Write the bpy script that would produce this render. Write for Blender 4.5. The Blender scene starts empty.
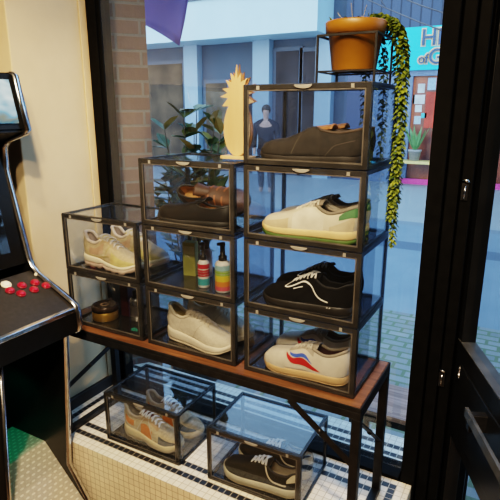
import bpy, bmesh, math, random
from math import sin, cos, pi, radians
from mathutils import Vector, Matrix

random.seed(7)
C = bpy.context.scene.collection
H0 = 0.87                       # the shop floor is z = 0; the rack's wooden top is at z = H0

# ------------------------------------------------------------------ camera
CAM = Vector((0.690733, -1.189448, 0.743932))
YAW, PIT, FPX = -0.5117850, 0.2663373, 511.143
fw = Vector((sin(YAW) * cos(PIT), cos(YAW) * cos(PIT), -sin(PIT)))
rt = Vector((cos(YAW), -sin(YAW), 0))
up = rt.cross(fw)
cam = bpy.data.objects.new('camera', bpy.data.cameras.new('camera'))
C.objects.link(cam)
cam.matrix_world = Matrix(((rt.x, up.x, -fw.x, CAM.x), (rt.y, up.y, -fw.y, CAM.y), (rt.z, up.z, -fw.z, CAM.z + H0), (0, 0, 0, 1)))
cam.data.sensor_width = 36
cam.data.lens = 36 * FPX / 500
cam.data.clip_start = 0.02
cam.data.clip_end = 200
bpy.context.scene.camera = cam


def at(u, v, Y):                # the point seen at photo pixel (u, v) on the upright plane y = Y
    d = fw + rt * ((u - 250) / FPX) - up * ((v - 250) / FPX)
    t = (Y - CAM.y) / d.y
    return CAM + d * t + Vector((0, 0, H0))


# ------------------------------------------------------------------ materials
def mat(name, col, rough=0.5, metal=0.0, var=0.12, scale=30, bump=0.0, emit=0, coat=0.0, spec=0.5, col2=None):
    m = bpy.data.materials.new(name)
    m.use_nodes = True
    nt = m.node_tree
    b = nt.nodes['Principled BSDF']
    b.inputs['Roughness'].default_value = rough
    b.inputs['Metallic'].default_value = metal
    b.inputs['Specular IOR Level'].default_value = spec
    b.inputs['Coat Weight'].default_value = coat
    tc = nt.nodes.new('ShaderNodeTexCoord')
    nz = nt.nodes.new('ShaderNodeTexNoise')
    nz.inputs['Scale'].default_value = scale
    nz.inputs['Detail'].default_value = 4
    nt.links.new(tc.outputs['Object'], nz.inputs['Vector'])
    rp = nt.nodes.new('ShaderNodeValToRGB')
    c2 = col2 or tuple(min(1, c * (1 + var)) for c in col)
    c1 = col if col2 else tuple(c * (1 - var) for c in col)
    rp.color_ramp.elements[0].color = (*c1, 1)
    rp.color_ramp.elements[1].color = (*c2, 1)
    rp.color_ramp.elements[0].position = 0.35
    rp.color_ramp.elements[1].position = 0.65
    nt.links.new(nz.outputs['Fac'], rp.inputs['Fac'])
    nt.links.new(rp.outputs['Color'], b.inputs['Base Color'])
    if bump:
        bp = nt.nodes.new('ShaderNodeBump')
        bp.inputs['Strength'].default_value = bump
        bp.inputs['Distance'].default_value = 0.004
        nt.links.new(nz.outputs['Fac'], bp.inputs['Height'])
        nt.links.new(bp.outputs['Normal'], b.inputs['Normal'])
    if emit:
        nt.links.new(rp.outputs['Color'], b.inputs['Emission Color'])
        b.inputs['Emission Strength'].default_value = emit
    return m


def glassmat(name, tint, refl=0.06, graze=0.8, power=4.0, rough=0.01, haze=0.0, hazecol=(.3, .32, .35), gtint=(1, 1, 1)):
    m = bpy.data.materials.new(name)
    m.use_nodes = True
    nt = m.node_tree
    nt.nodes.remove(nt.nodes['Principled BSDF'])
    out = nt.nodes['Material Output']
    tr = nt.nodes.new('ShaderNodeBsdfTransparent')
    tr.inputs['Color'].default_value = (*tint, 1)
    gl = nt.nodes.new('ShaderNodeBsdfGlossy')
    gl.inputs['Roughness'].default_value = rough
    gl.inputs['Color'].default_value = (*gtint, 1)
    lw = nt.nodes.new('ShaderNodeLayerWeight')
    lw.inputs['Blend'].default_value = 0.5
    pw = nt.nodes.new('ShaderNodeMath'); pw.operation = 'POWER'; pw.inputs[1].default_value = power
    nt.links.new(lw.outputs['Facing'], pw.inputs[0])
    ma = nt.nodes.new('ShaderNodeMath'); ma.operation = 'MULTIPLY_ADD'
    ma.inputs[1].default_value = graze; ma.inputs[2].default_value = refl
    nt.links.new(pw.outputs[0], ma.inputs[0])
    base = tr.outputs[0]
    if haze:
        df = nt.nodes.new('ShaderNodeBsdfDiffuse'); df.inputs['Color'].default_value = (*hazecol, 1)
        nz = nt.nodes.new('ShaderNodeTexNoise'); nz.inputs['Scale'].default_value = 9
        tc = nt.nodes.new('ShaderNodeTexCoord'); nt.links.new(tc.outputs['Object'], nz.inputs['Vector'])
        mm = nt.nodes.new('ShaderNodeMath'); mm.operation = 'MULTIPLY'; mm.inputs[1].default_value = haze * 2
        nt.links.new(nz.outputs['Fac'], mm.inputs[0])
        mx0 = nt.nodes.new('ShaderNodeMixShader')
        nt.links.new(mm.outputs[0], mx0.inputs[0]); nt.links.new(base, mx0.inputs[1]); nt.links.new(df.outputs[0], mx0.inputs[2])
        base = mx0.outputs[0]
    mx = nt.nodes.new('ShaderNodeMixShader')
    nt.links.new(ma.outputs[0], mx.inputs[0]); nt.links.new(base, mx.inputs[1]); nt.links.new(gl.outputs[0], mx.inputs[2])
    nt.links.new(mx.outputs[0], out.inputs['Surface'])
    return m


class NT:                       # a small helper for maths in node trees
    def __init__(s, m): s.nt = m.node_tree
    def n(s, t): return s.nt.nodes.new(t)
    def l(s, a, b): s.nt.links.new(a, b)
    def m(s, op, a, b=None, c=None):
        x = s.n('ShaderNodeMath'); x.operation = op
        for i, q in enumerate((a, b, c)):
            if q is None: continue
            if isinstance(q, (int, float)): x.inputs[i].default_value = q
            else: s.l(q, x.inputs[i])
        return x.outputs[0]
    def mix(s, f, a, b):
        x = s.n('ShaderNodeMix'); x.data_type = 'RGBA'
        for i, q in ((0, f), (6, a), (7, b)):
            if isinstance(q, tuple): x.inputs[i].default_value = (*q, 1)
            elif isinstance(q, (int, float)): x.inputs[i].default_value = q
            else: s.l(q, x.inputs[i])
        return x.outputs[2]


TP = 0.0245
def tile_mat(name, ax, ay, border=None, white=(.80, .77, .70), black=(.015, .017, .022), grout=(.42, .39, .33)):
    m = bpy.data.materials.new(name); m.use_nodes = True
    b = m.node_tree.nodes['Principled BSDF']; b.inputs['Roughness'].default_value = 0.32
    k = NT(m)
    tc = k.n('ShaderNodeTexCoord'); sp = k.n('ShaderNodeSeparateXYZ'); k.l(tc.outputs['Object'], sp.inputs[0])
    u = k.m('DIVIDE', sp.outputs[ax], TP); v = k.m('DIVIDE', sp.outputs[ay], TP)
    fu = k.m('FRACT', u); fv = k.m('FRACT', v); iu = k.m('FLOOR', u); iv = k.m('FLOOR', v)
    eu = k.m('ABSOLUTE', k.m('SUBTRACT', fu, 0.5)); ev = k.m('ABSOLUTE', k.m('SUBTRACT', fv, 0.5))
    g = k.m('GREATER_THAN', k.m('MAXIMUM', eu, ev), 0.452)
    wn = k.n('ShaderNodeTexWhiteNoise'); wn.noise_dimensions = '2D'
    cb = k.n('ShaderNodeCombineXYZ'); k.l(iu, cb.inputs[0]); k.l(iv, cb.inputs[1]); k.l(cb.outputs[0], wn.inputs['Vector'])
    wc = k.mix(k.m('MULTIPLY', wn.outputs['Value'], 0.35), white, tuple(c * .72 for c in white))
    if border:
        i0, i1, j0, j1 = border
        tot = None
        for d in (0, 2):
            inx = k.m('MULTIPLY', k.m('GREATER_THAN', iu, i0 + d - .5), k.m('LESS_THAN', iu, i1 - d + .5))
            iny = k.m('MULTIPLY', k.m('GREATER_THAN', iv, j0 + d - .5), k.m('LESS_THAN', iv, j1 - d + .5))
            ex = k.m('MAXIMUM', k.m('COMPARE', iu, i0 + d, .2), k.m('COMPARE', iu, i1 - d, .2))
            ey = k.m('MAXIMUM', k.m('COMPARE', iv, j0 + d, .2), k.m('COMPARE', iv, j1 - d, .2))
            r = k.m('MULTIPLY', k.m('MULTIPLY', inx, iny), k.m('MAXIMUM', ex, ey))
            tot = r if tot is None else k.m('MAXIMUM', tot, r)
        wc = k.mix(tot, wc, black)
    k.l(k.mix(g, wc, grout), b.inputs['Base Color'])
    bp = k.n('ShaderNodeBump'); bp.inputs['Strength'].default_value = .4; bp.inputs['Distance'].default_value = .002
    k.l(k.m('SUBTRACT', 1, g), bp.inputs['Height']); k.l(bp.outputs[0], b.inputs['Normal'])
    return m


def brick_mat(name, c1, c2, mortar, scale, bw=.5, rh=.25, msize=.02, offset=.5, rough=.85, axes=(0, 2)):
    m = bpy.data.materials.new(name); m.use_nodes = True
    b = m.node_tree.nodes['Principled BSDF']; b.inputs['Roughness'].default_value = rough
    k = NT(m)
    tc = k.n('ShaderNodeTexCoord'); sp = k.n('ShaderNodeSeparateXYZ'); k.l(tc.outputs['Object'], sp.inputs[0])
    cb = k.n('ShaderNodeCombineXYZ'); k.l(sp.outputs[axes[0]], cb.inputs[0]); k.l(sp.outputs[axes[1]], cb.inputs[1])
    br = k.n('ShaderNodeTexBrick'); br.offset = offset
    br.inputs['Color1'].default_value = (*c1, 1); br.inputs['Color2'].default_value = (*c2, 1); br.inputs['Mortar'].default_value = (*mortar, 1)
    br.inputs['Scale'].default_value = scale; br.inputs['Brick Width'].default_value = bw; br.inputs['Row Height'].default_value = rh
    br.inputs['Mortar Size'].default_value = msize; br.inputs['Mortar Smooth'].default_value = .2
    k.l(cb.outputs[0], br.inputs['Vector'])
    nz = k.n('ShaderNodeTexNoise'); nz.inputs['Scale'].default_value = 25; nz.inputs['Detail'].default_value = 5
    k.l(tc.outputs['Object'], nz.inputs['Vector'])
    k.l(k.mix(k.m('MULTIPLY', nz.outputs['Fac'], .45), br.outputs['Color'], tuple(c * .55 for c in c1)), b.inputs['Base Color'])
    bp = k.n('ShaderNodeBump'); bp.inputs['Strength'].default_value = .5; bp.inputs['Distance'].default_value = .006
    k.l(k.m('SUBTRACT', nz.outputs['Fac'], br.outputs['Fac']), bp.inputs['Height']); k.l(bp.outputs[0], b.inputs['Normal'])
    return m


def wood_mat(name, c1, c2, axis='X', rough=.45, scale=14):
    m = bpy.data.materials.new(name); m.use_nodes = True
    b = m.node_tree.nodes['Principled BSDF']; b.inputs['Roughness'].default_value = rough
    k = NT(m)
    tc = k.n('ShaderNodeTexCoord'); mp = k.n('ShaderNodeMapping')
    mp.inputs['Scale'].default_value = (.08, 1, 1) if axis == 'X' else (1, 1, .08)
    k.l(tc.outputs['Object'], mp.inputs[0])
    nz = k.n('ShaderNodeTexNoise'); nz.inputs['Scale'].default_value = scale * 6; nz.inputs['Detail'].default_value = 6
    k.l(mp.outputs[0], nz.inputs['Vector'])
    rp = k.n('ShaderNodeValToRGB'); rp.color_ramp.elements[0].color = (*c1, 1); rp.color_ramp.elements[1].color = (*c2, 1)
    rp.color_ramp.elements[0].position = .35; rp.color_ramp.elements[1].position = .68
    k.l(nz.outputs['Fac'], rp.inputs[0]); k.l(rp.outputs[0], b.inputs['Base Color'])
    return m


M = {}
M['cream'] = mat('cream_plaster', (.54, .445, .30), .85, var=.05, scale=6, bump=.15)
M['creamtrim'] = mat('cream_trim_paint', (.58, .47, .31), .7, var=.06, scale=8)
M['ceil'] = mat('ceiling_paint', (.30, .27, .23), .9, var=.03, scale=4)
M['backwall'] = mat('back_wall_paint', (.10, .08, .06), .85, var=.15, scale=3)
M['floor'] = wood_mat('floor_boards', (.16, .10, .06), (.28, .18, .10), rough=.5)
M['tiletop'] = tile_mat('mosaic_top', 0, 1, border=(1, 52, 2, 14))
M['tilefront'] = tile_mat('mosaic_front', 0, 2, white=(.80, .68, .51), grout=(.38, .29, .19))
M['blackmetal'] = mat('black_steel', (.016, .016, .018), .42, .3, var=.3, scale=40)
M['blackpaint'] = mat('black_frame_paint', (.004, .004, .004), .55, var=.25, scale=30, bump=.05, spec=.10)
M['doorpaint'] = mat('black_door_paint', (.008, .009, .011), .32, var=.25, scale=12, spec=.4)
M['railpaint'] = mat('grey_door_edge_paint', (.05, .052, .055), .35, var=.4, scale=18)  # mottled grey, paler than the black door paint
M['baseboard'] = mat('black_baseboard_paint', (.012, .013, .016), .5, var=.2)
M['glass'] = glassmat('window_glass', (.80, .90, .98), .075, .9, 3.6)
M['acryl'] = glassmat('clear_acrylic', (.79, .82, .86), .035, .6, 3.0, rough=.02, haze=.009, hazecol=(.55, .60, .68))
M['acryltop'] = glassmat('smoky_acrylic_top', (.62, .68, .76), .05, .62, 2.4, rough=.04, haze=.03, hazecol=(.4, .46, .55))
M['acrylbase'] = glassmat('smoky_acrylic_base', (.30, .32, .34), .06, .5, 3.0, rough=.12, haze=.22, hazecol=(.09, .085, .08))
M['boxframe'] = mat('smoked_plastic_edge', (.024, .025, .027), .28, .0, var=.3, scale=20, spec=.7)
M['doorrim'] = mat('smoked_plastic_door_rim', (.036, .036, .037), .22, .0, var=.25, scale=20, spec=.8)
def smoke(m, fac):              # let some light through a smoked plastic
    nt = m.node_tree; b = nt.nodes['Principled BSDF']; out = nt.nodes['Material Output']
    t = nt.nodes.new('ShaderNodeBsdfTransparent'); t.inputs['Color'].default_value = (.62, .66, .70, 1)
    x = nt.nodes.new('ShaderNodeMixShader'); x.inputs[0].default_value = fac
    nt.links.new(t.outputs[0], x.inputs[1]); nt.links.new(b.outputs[0], x.inputs[2]); nt.links.new(x.outputs[0], out.inputs['Surface'])
smoke(M['boxframe'], .62); smoke(M['doorrim'], .74)
M['lip'] = mat('door_lip_highlight', (.085, .08, .075), .25, var=.2)  # paler than the rim: the highlight line along its inner edge, as colour
M['clip'] = mat('clip_highlight_plastic', (.25, .24, .225), .25, var=.1)  # bright glints on pull tab and clips put into their colour
M['wood'] = wood_mat('reddish_brown_wood', (.085, .036, .017), (.19, .088, .042))
M['plywood'] = wood_mat('pale_plywood', (.42, .285, .14), (.52, .365, .19), axis='Z', rough=.6, scale=5)
M['plyedge'] = mat('burnt_plywood_edge', (.20, .10, .04), .7, var=.3)
M['chrome'] = mat('chrome_edging', (.70, .70, .72), .18, 1.0, var=.12, scale=40)
M['arcblack'] = mat('black_laminate', (.006, .006, .006), .35, var=.2, scale=60, spec=.25)
M['arcdeck'] = mat('dark_control_deck_vinyl', (.024, .022, .020), .35, var=.2, scale=80)
M['red'] = mat('red_translucent_button', (.34, .008, .03), .2, var=.2, coat=.6)
M['redring'] = mat('dark_red_button_ring', (.24, .01, .03), .3, var=.2)
M['white'] = mat('white_button_plastic', (.82, .78, .68), .3, var=.06)
M['screen'] = mat('dark_screen_glass', (.008, .011, .016), .08, var=.4, scale=5, coat=1.0)
M['terra'] = mat('mustard_terracotta', (.225, .097, .010), .45, var=.14, scale=9)
M['soil'] = mat('potting_soil', (.03, .02, .012), .95, var=.5, scale=200, bump=.8)
M['leaf'] = mat('yellow_green_leaf', (.025, .055, .006), .45, scale=90, col2=(.19, .235, .025))
M['leafdark'] = mat('grey_green_leaf', (.03, .06, .03), .5, scale=60, col2=(.16, .22, .14))
M['leafbig'] = mat('broad_outdoor_leaf', (.035, .075, .03), .4, scale=7, col2=(.20, .20, .06))
M['leafbrown'] = mat('autumn_tinted_leaf', (.16, .10, .03), .45, scale=8, col2=(.36, .24, .08))
M['stem'] = mat('plant_stem', (.05, .07, .02), .6)
M['palestem'] = mat('pale_stem', (.28, .27, .22), .7)
M['bark'] = mat('twig_bark', (.10, .07, .05), .8)
M['planter'] = mat('dark_planter', (.05, .05, .055), .7)

# ------------------------------------------------------------------ mesh helpers
def bx(bm, x0, x1, y0, y1, z0, z1, mi=0):
    v = [bm.verts.new(p) for p in ((x0, y0, z0), (x1, y0, z0), (x1, y1, z0), (x0, y1, z0), (x0, y0, z1), (x1, y0, z1), (x1, y1, z1), (x0, y1, z1))]
    for f in ((3, 2, 1, 0), (4, 5, 6, 7), (0, 1, 5, 4), (1, 2, 6, 5), (2, 3, 7, 6), (3, 0, 4, 7)):
        bm.faces.new([v[i] for i in f]).material_index = mi


def quad(bm, *p):
    return bm.faces.new([bm.verts.new(q) for q in p])


def tube(bm, pts, r, n=8, cap=True, flat=1.0):
    pts = [Vector(p) for p in pts]
    rr = r if isinstance(r, (list, tuple)) else [r] * len(pts)
    rings, prev = [], None
    for i, p in enumerate(pts):
        d = (pts[min(i + 1, len(pts) - 1)] - pts[max(i - 1, 0)])
        if d.length < 1e-9: d = Vector((0, 0, 1))
        d.normalize()
        if prev is None:
            a = Vector((0, 0, 1)) if abs(d.z) < .9 else Vector((1, 0, 0))
            u = d.cross(a).normalized()
        else:
            u = (prev - d * prev.dot(d)).normalized()
        prev = u
        w = d.cross(u)
        rings.append([bm.verts.new(p + (u * cos(2 * pi * k / n) + w * sin(2 * pi * k / n) * flat) * rr[i]) for k in range(n)])
    for a, b in zip(rings, rings[1:]):
        for k in range(n):
            bm.faces.new((a[k], a[(k + 1) % n], b[(k + 1) % n], b[k]))
    if cap:
        bm.faces.new(rings[0][::-1]); bm.faces.new(rings[-1])


def bar(bm, a, b, w, h):        # a straight bar of rectangular section
    a, b = Vector(a), Vector(b)
    d = (b - a).normalized()
    q = Vector((0, 1, 0)) if abs(d.y) < .9 else Vector((1, 0, 0))
    u = d.cross(q).normalized(); v = d.cross(u)
    r = [[bm.verts.new(p + u * w / 2 * i + v * h / 2 * j) for i, j in ((-1, -1), (1, -1), (1, 1), (-1, 1))] for p in (a, b)]
    for k in range(4):
        bm.faces.new((r[0][k], r[0][(k + 1) % 4], r[1][(k + 1) % 4], r[1][k]))
    bm.faces.new(r[0][::-1]); bm.faces.new(r[1])


def lathe(bm, prof, n=24, c=(0, 0, 0), sx=1, sy=1):
    rings = []
    for r, z in prof:
        if r < 1e-6: rings.append([bm.verts.new((c[0], c[1], c[2] + z))])
        else: rings.append([bm.verts.new((c[0] + r * sx * cos(2 * pi * k / n), c[1] + r * sy * sin(2 * pi * k / n), c[2] + z)) for k in range(n)])
    for a, b in zip(rings, rings[1:]):
        if len(a) == 1 and len(b) == 1: continue
        for k in range(n):
            k2 = (k + 1) % n
            if len(a) == 1: bm.faces.new((a[0], b[k2], b[k]))
            elif len(b) == 1: bm.faces.new((a[k], a[k2], b[0]))
            else: bm.faces.new((a[k], a[k2], b[k2], b[k]))
    return rings


def prism(bm, poly, f0, f1, mi=0):     # poly: 2-D points; f0, f1 turn a 2-D point into the two end faces
    a = [bm.verts.new(f0(p)) for p in poly]; b = [bm.verts.new(f1(p)) for p in poly]
    n = len(poly)
    for k in range(n):
        bm.faces.new((a[k], a[(k + 1) % n], b[(k + 1) % n], b[k])).material_index = mi
    bm.faces.new(a[::-1]); bm.faces.new(b)


def mk(name, bm, m, parent=None, loc=None, smooth=False, bevel=0, recalc=True, keep=False, solid=0, sub=0):
    if recalc: bmesh.ops.recalc_face_normals(bm, faces=bm.faces)
    if parent is None and not keep and loc is None:      # top-level mesh: origin at the middle of its base
        xs = [v.co for v in bm.verts]
        lo = [min(c[i] for c in xs) for i in range(3)]; hi = [max(c[i] for c in xs) for i in range(3)]
        loc = Vector(((lo[0] + hi[0]) / 2, (lo[1] + hi[1]) / 2, lo[2]))
        bmesh.ops.translate(bm, verts=bm.verts, vec=-loc)
    me = bpy.data.meshes.new(name)
    bm.to_mesh(me); bm.free()
    o = bpy.data.objects.new(name, me)
    for x in (m if isinstance(m, (list, tuple)) else [m]): me.materials.append(x)
    if smooth:
        for p in me.polygons: p.use_smooth = True
    C.objects.link(o)
    if parent is not None: o.parent = parent
    if loc is not None: o.location = loc
    if solid:
        s = o.modifiers.new('solid', 'SOLIDIFY'); s.thickness = solid; s.offset = 0
    if bevel:
        b = o.modifiers.new('bevel', 'BEVEL'); b.width = bevel; b.segments = 2; b.limit_method = 'ANGLE'
    if sub:
        s = o.modifiers.new('sub', 'SUBSURF'); s.levels = sub; s.render_levels = sub
    return o


def tag(o, label=None, cat=None, group=None, kind=None):
    if label: o['label'] = label
    if cat: o['category'] = cat
    if group: o['group'] = group
    if kind: o['kind'] = kind
    return o


def thing(name, label, cat, loc=(0, 0, 0), rz=0, group=None, kind=None):
    o = bpy.data.objects.new(name, None); C.objects.link(o)
    o.empty_display_size = .05
    o.location = loc; o.rotation_euler = (0, 0, rz)
    return tag(o, label, cat, group, kind)


def struct(name, bm, m, label, cat, **kw):
    return tag(mk(name, bm, m, **kw), label, cat, kind='structure')


KIDS = {}
def copy_tree(o, parent=None):
    c = o.copy(); C.objects.link(c)
    if parent is not None: c.parent = parent
    for ch in [x for x in bpy.data.objects if x.parent == o]:
        copy_tree(ch, c)
    return c


def B(): return bmesh.new()


def lerp(a, b, t): return a + (b - a) * t


def curve(pts):                 # smooth interpolation through (t, value) pairs
    pts = list(pts)
    def f(t):
        if t <= pts[0][0]: return pts[0][1]
        if t >= pts[-1][0]: return pts[-1][1]
        for i in range(len(pts) - 1):
            if pts[i][0] <= t <= pts[i + 1][0]: break
        t0, v0 = pts[i]; t1, v1 = pts[i + 1]
        def slope(j):
            if j == 0 or j == len(pts) - 1:
                a, b = (pts[0], pts[1]) if j == 0 else (pts[-2], pts[-1])
                return (b[1] - a[1]) / (b[0] - a[0])
            s1 = (pts[j][1] - pts[j - 1][1]) / (pts[j][0] - pts[j - 1][0])
            s2 = (pts[j + 1][1] - pts[j][1]) / (pts[j + 1][0] - pts[j][0])
            return 0 if s1 * s2 <= 0 else 2 * s1 * s2 / (s1 + s2)
        h = t1 - t0; x = (t - t0) / h
        m0, m1 = slope(i) * h, slope(i + 1) * h
        return (2 * x**3 - 3 * x**2 + 1) * v0 + (x**3 - 2 * x**2 + x) * m0 + (-2 * x**3 + 3 * x**2) * v1 + (x**3 - x**2) * m1
    return f


# ------------------------------------------------------------------ the room
ZL = -0.469 + H0                # top of the tiled ledge
XW = -0.90                      # left wall
YG = 0.362                      # window glass
CE = 2.75
XR, YB = 2.3, -3.2
bm = B(); bx(bm, XW - .3, XR + .2, YB - .2, .46, -.12, 0)
struct('floor', bm, M['floor'], 'brown wooden floor boards of the shop', 'floor')
bm = B(); bx(bm, XW - .3, XR + .2, YB - .2, .46, CE, CE + .1)
struct('ceiling', bm, M['ceil'], 'plain ceiling above the shop', 'ceiling')
XS = -1.06                      # the wall is set back behind the cabinet
bm = B(); bx(bm, XS - .10, XS, YB, .006, 0, CE)
struct('wall_left', bm, M['cream'], 'cream plastered wall set back behind the arcade cabinet', 'wall')
bm = B(); bx(bm, XS - .10, XW, .006, .375, 0, CE)
struct('wall_left', bm, M['cream'], 'cream plastered wall projection beside the window frame', 'wall', bevel=.004)
bm = B(); bx(bm, XW, XW + .008, .318, .352, ZL, CE)
struct('trim_1', bm, M['creamtrim'], 'narrow cream strip on the left wall beside the window frame', 'trim', bevel=.002)
bm = B(); bx(bm, XW - .3, XR, YB - .15, YB, 0, CE)
struct('wall_back', bm, M['backwall'], 'dark shop wall opposite the window', 'wall')
bm = B(); bx(bm, XR, XR + .15, YB, .46, 0, CE)
struct('wall_right', bm, M['backwall'], 'shop wall on the right of the doorway', 'wall')
bm = B(); bx(bm, XW, 1.5, .34, .46, 2.45, CE)
struct('wall_front', bm, M['blackpaint'], 'black header above window and doorway', 'wall')
bm = B(); bx(bm, 1.44, XR, .34, .46, 0, 2.45)
struct('wall_front', bm, M['cream'], 'wall piece on the far side of the doorway', 'wall')
bm = B(); bx(bm, XW, .40, .345, .46, 0, ZL - .004)
struct('wall_below', bm, M['blackpaint'], 'wall below the shop window', 'wall')

# tiled ledge
bm = B(); bx(bm, 0, .455 + .885, 0, .39, -ZL, 0)
for f in bm.faces:
    f.material_index = 0 if abs(f.normal.z) > .5 else 1
bm.normal_update()
for f in bm.faces: f.material_index = 0 if abs(f.normal.z) > .5 else 1
o = struct('trim_2', bm, [M['tiletop'], M['tilefront']], 'white mosaic tiled window ledge with black double border', 'ledge', loc=(-.885, -.055, ZL))
bm = B(); bx(bm, XW, XW + .017, .006, .335, ZL, ZL + .05)
struct('baseboard_left', bm, M['baseboard'], 'black baseboard strip along the wall on the ledge', 'baseboard', bevel=.003)

# window: frame and pane
win = thing('window_1', 'large shop window with black frame behind the shoe boxes', 'window', (-.25, .36, ZL), kind='structure')
def wl(bm): bmesh.ops.translate(bm, verts=bm.verts, vec=Vector((.25, -.36, -ZL))); return bm
bm = B()
bx(bm, XW + .0, -.845, .352, .43, ZL, 2.45)
bx(bm, -.845, -.828, .358, .385, ZL + .012, 2.45)
bx(bm, XW, .41, .335, .43, ZL - .003, ZL + .012)
bx(bm, XW, .41, .335, .43, 2.38, 2.45)
mk('frame', wl(bm), M['blackpaint'], win, bevel=.002)
bm = B(); quad(bm, (-.845, YG, ZL + .012), (.41, YG, ZL + .012), (.41, YG, 2.40), (-.845, YG, 2.40))
mk('pane', wl(bm), M['glass'], win)

# black post between window and door
bm = B()
bx(bm, .417, .462, .335, .44, 0, 2.45)
bx(bm, .466, .500, .350, .46, 0, 2.45)
bx(bm, .504, .535, .362, .46, 0, 2.45)
bx(bm, .462, .504, .40, .45, 0, 2.45)
bx(bm, .535, .572, .418, .46, 0, 2.45)
struct('trim_3', bm, M['blackpaint'], 'thick black post between the shop window and the door', 'post', bevel=.003)
for lx_, ly_, z, lab in ((.516, .362, H0 + .553, 'upper silver bolt latch on the black door post'), (.510, .360, H0 - .037, 'lower silver bolt latch on the black door post')):
    t = thing('bolt_latch', lab, 'latch', (lx_, ly_, z))
    bm = B(); bx(bm, -.009, .009, -.006, 0, -.055, .0)
    mk('plate', bm, M['blackmetal'], t, bevel=.001)
    bm = B(); tube(bm, [(0, -.008, -.05), (0, -.008, -.012)], .003, 8)
    mk('bolt', bm, M['chrome'], t, smooth=True)
    bm = B(); tube(bm, [(-.010, -.007, 0), (-.003, -.012, .004), (.005, -.012, .002), (.011, -.007, -.003)], [.003, .0045, .0045, .003], 8)
    mk('thumb_lever', bm, M['chrome'], t, smooth=True)

# open door, hinged on the post and swung into the shop
ang = math.atan2(-.92, .40)
door = thing('door_1', 'black glazed shop door standing open into the shop', 'door', (.540, .405, 0), ang, kind='structure')
LW, TH = .86, .042               # local x runs along the leaf, the shop-side face is at local y = 0, outside is y > 0
zr0, zr1 = H0 - .265, H0 + .062
bm = B()
bx(bm, 0, .032, 0, TH, .03, 2.36)
bx(bm, LW - .10, LW, 0, TH, .03, 2.36)
bx(bm, 0, LW, 0, TH, 2.26, 2.36)
bx(bm, 0, LW, 0, TH, .03, .14)
mk('stile_frame', bm, M['doorpaint'], door, bevel=.002)
bm = B(); bx(bm, .03, LW - .1, -.001, TH + .001, zr0, zr1 - .004)
bx(bm, .06, LW - .13, -.006, 0, zr0 + .05, zr1 - .06)
mk('lock_rail', bm, M['doorpaint'], door, bevel=.003)
bm = B(); bx(bm, .002, LW - .1, -.002, TH + .002, zr1 - .004, zr1)
mk('rail_cap', bm, M['railpaint'], door, bevel=.001)
bm = B(); quad(bm, (.03, TH * .5, zr1), (LW - .1, TH * .5, zr1), (LW - .1, TH * .5, 2.26), (.03, TH * .5, 2.26))
mk('upper_pane', bm, M['glass'], door)
bm = B(); quad(bm, (.03, TH * .5, .14), (LW - .1, TH * .5, .14), (LW - .1, TH * .5, zr0), (.03, TH * .5, zr0))
mk('lower_pane', bm, M['glass'], door)
hz = H0 - .02
bm = B(); bar(bm, (.285, -.052, hz), (.66, -.052, hz), .028, .010)
hd = mk('handle', bm, M['railpaint'], door, bevel=.002)
for x in (.30, .64):
    bm = B(); bx(bm, x - .012, x + .012, -.05, .0, hz - .045, hz + .004)
    mk('handle_bracket', bm, M['blackmetal'], hd, bevel=.002)
for kz in (.035, .012):
    bm = B(); lathe(bm, [(0, 0), (.011, 0), (.012, .006), (.008, .010), (0, .010)], 14)
    bmesh.ops.rotate(bm, verts=bm.verts, cent=(0, 0, 0), matrix=Matrix.Rotation(pi / 2, 3, 'X'))
    bmesh.ops.translate(bm, verts=bm.verts, vec=(.055, 0, H0 - .02 + kz - .03))
    mk('hinge_screw', bm, M['chrome'], door, smooth=True)

# ------------------------------------------------------------------ rack
TZ = H0
rack = thing('display_rack', 'black steel rack table with reddish brown wooden top on the tiled ledge', 'rack', (-.2, .11, ZL))
def rl(bm): bmesh.ops.translate(bm, verts=bm.verts, vec=Vector((.2, -.11, -ZL))); return bm
x0, x1, y0, y1 = -.787, .371, -.034, .262
bm = B(); bx(bm, x0 + .005, x1 - .005, y0 + .005, y1 - .005, TZ - .014, TZ)
mk('wooden_top', rl(bm), M['wood'], rack, bevel=.002)
bm = B(); s = .025
for za, zb_, th in ((TZ - .0145, TZ - .0004, .0049), (TZ - .036, TZ - .0145, s)):
    bx(bm, x0, x1, y0, y0 + th, za, zb_); bx(bm, x0, x1, y1 - th, y1, za, zb_)
    bx(bm, x0, x0 + th, y0 + th, y1 - th, za, zb_); bx(bm, x1 - th, x1, y0 + th, y1 - th, za, zb_)
mk('apron_frame', rl(bm), M['blackmetal'], rack, bevel=.002)
for lx in (x0, x1 - s):
    for ly in (y0, y1 - s):
        bm = B(); bx(bm, lx, lx + s, ly, ly + s, ZL, TZ - .036)
        mk('leg', rl(bm), M['blackmetal'], rack, bevel=.002)
for lx in (x0, x1 - s):
    bm = B(); bx(bm, lx, lx + s, y0 + s, y1 - s, ZL + .0005, ZL + .022)
    mk('foot_rail', rl(bm), M['blackmetal'], rack, bevel=.002)
def brace(a, b):
    bm = B(); bar(bm, a, b, .018, .005)
    o = mk('brace', rl(bm), M['blackmetal'], rack)
    mid = (Vector(a) + Vector(b)) / 2
    bm = B(); bmesh.ops.create_uvsphere(bm, u_segments=10, v_segments=6, radius=.009)
    bmesh.ops.translate(bm, verts=bm.verts, vec=mid)
    mk('bolt', rl(bm), M['blackmetal'], o, smooth=True)
brace((x0 + .012, y0 + .02, TZ - .280), (x0 + .012, y1 - .02, TZ - .200))
brace((x1 - .012, y0 + .02, TZ - .05), (x1 - .012, y1 - .02, TZ - .27))
brace((.165, y0 + .004, TZ - .035), (.352, y0 + .004, TZ - .175))
brace((-.58, y1 - .004, TZ - .035), (-.77, y1 - .004, TZ - .175))

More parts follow.
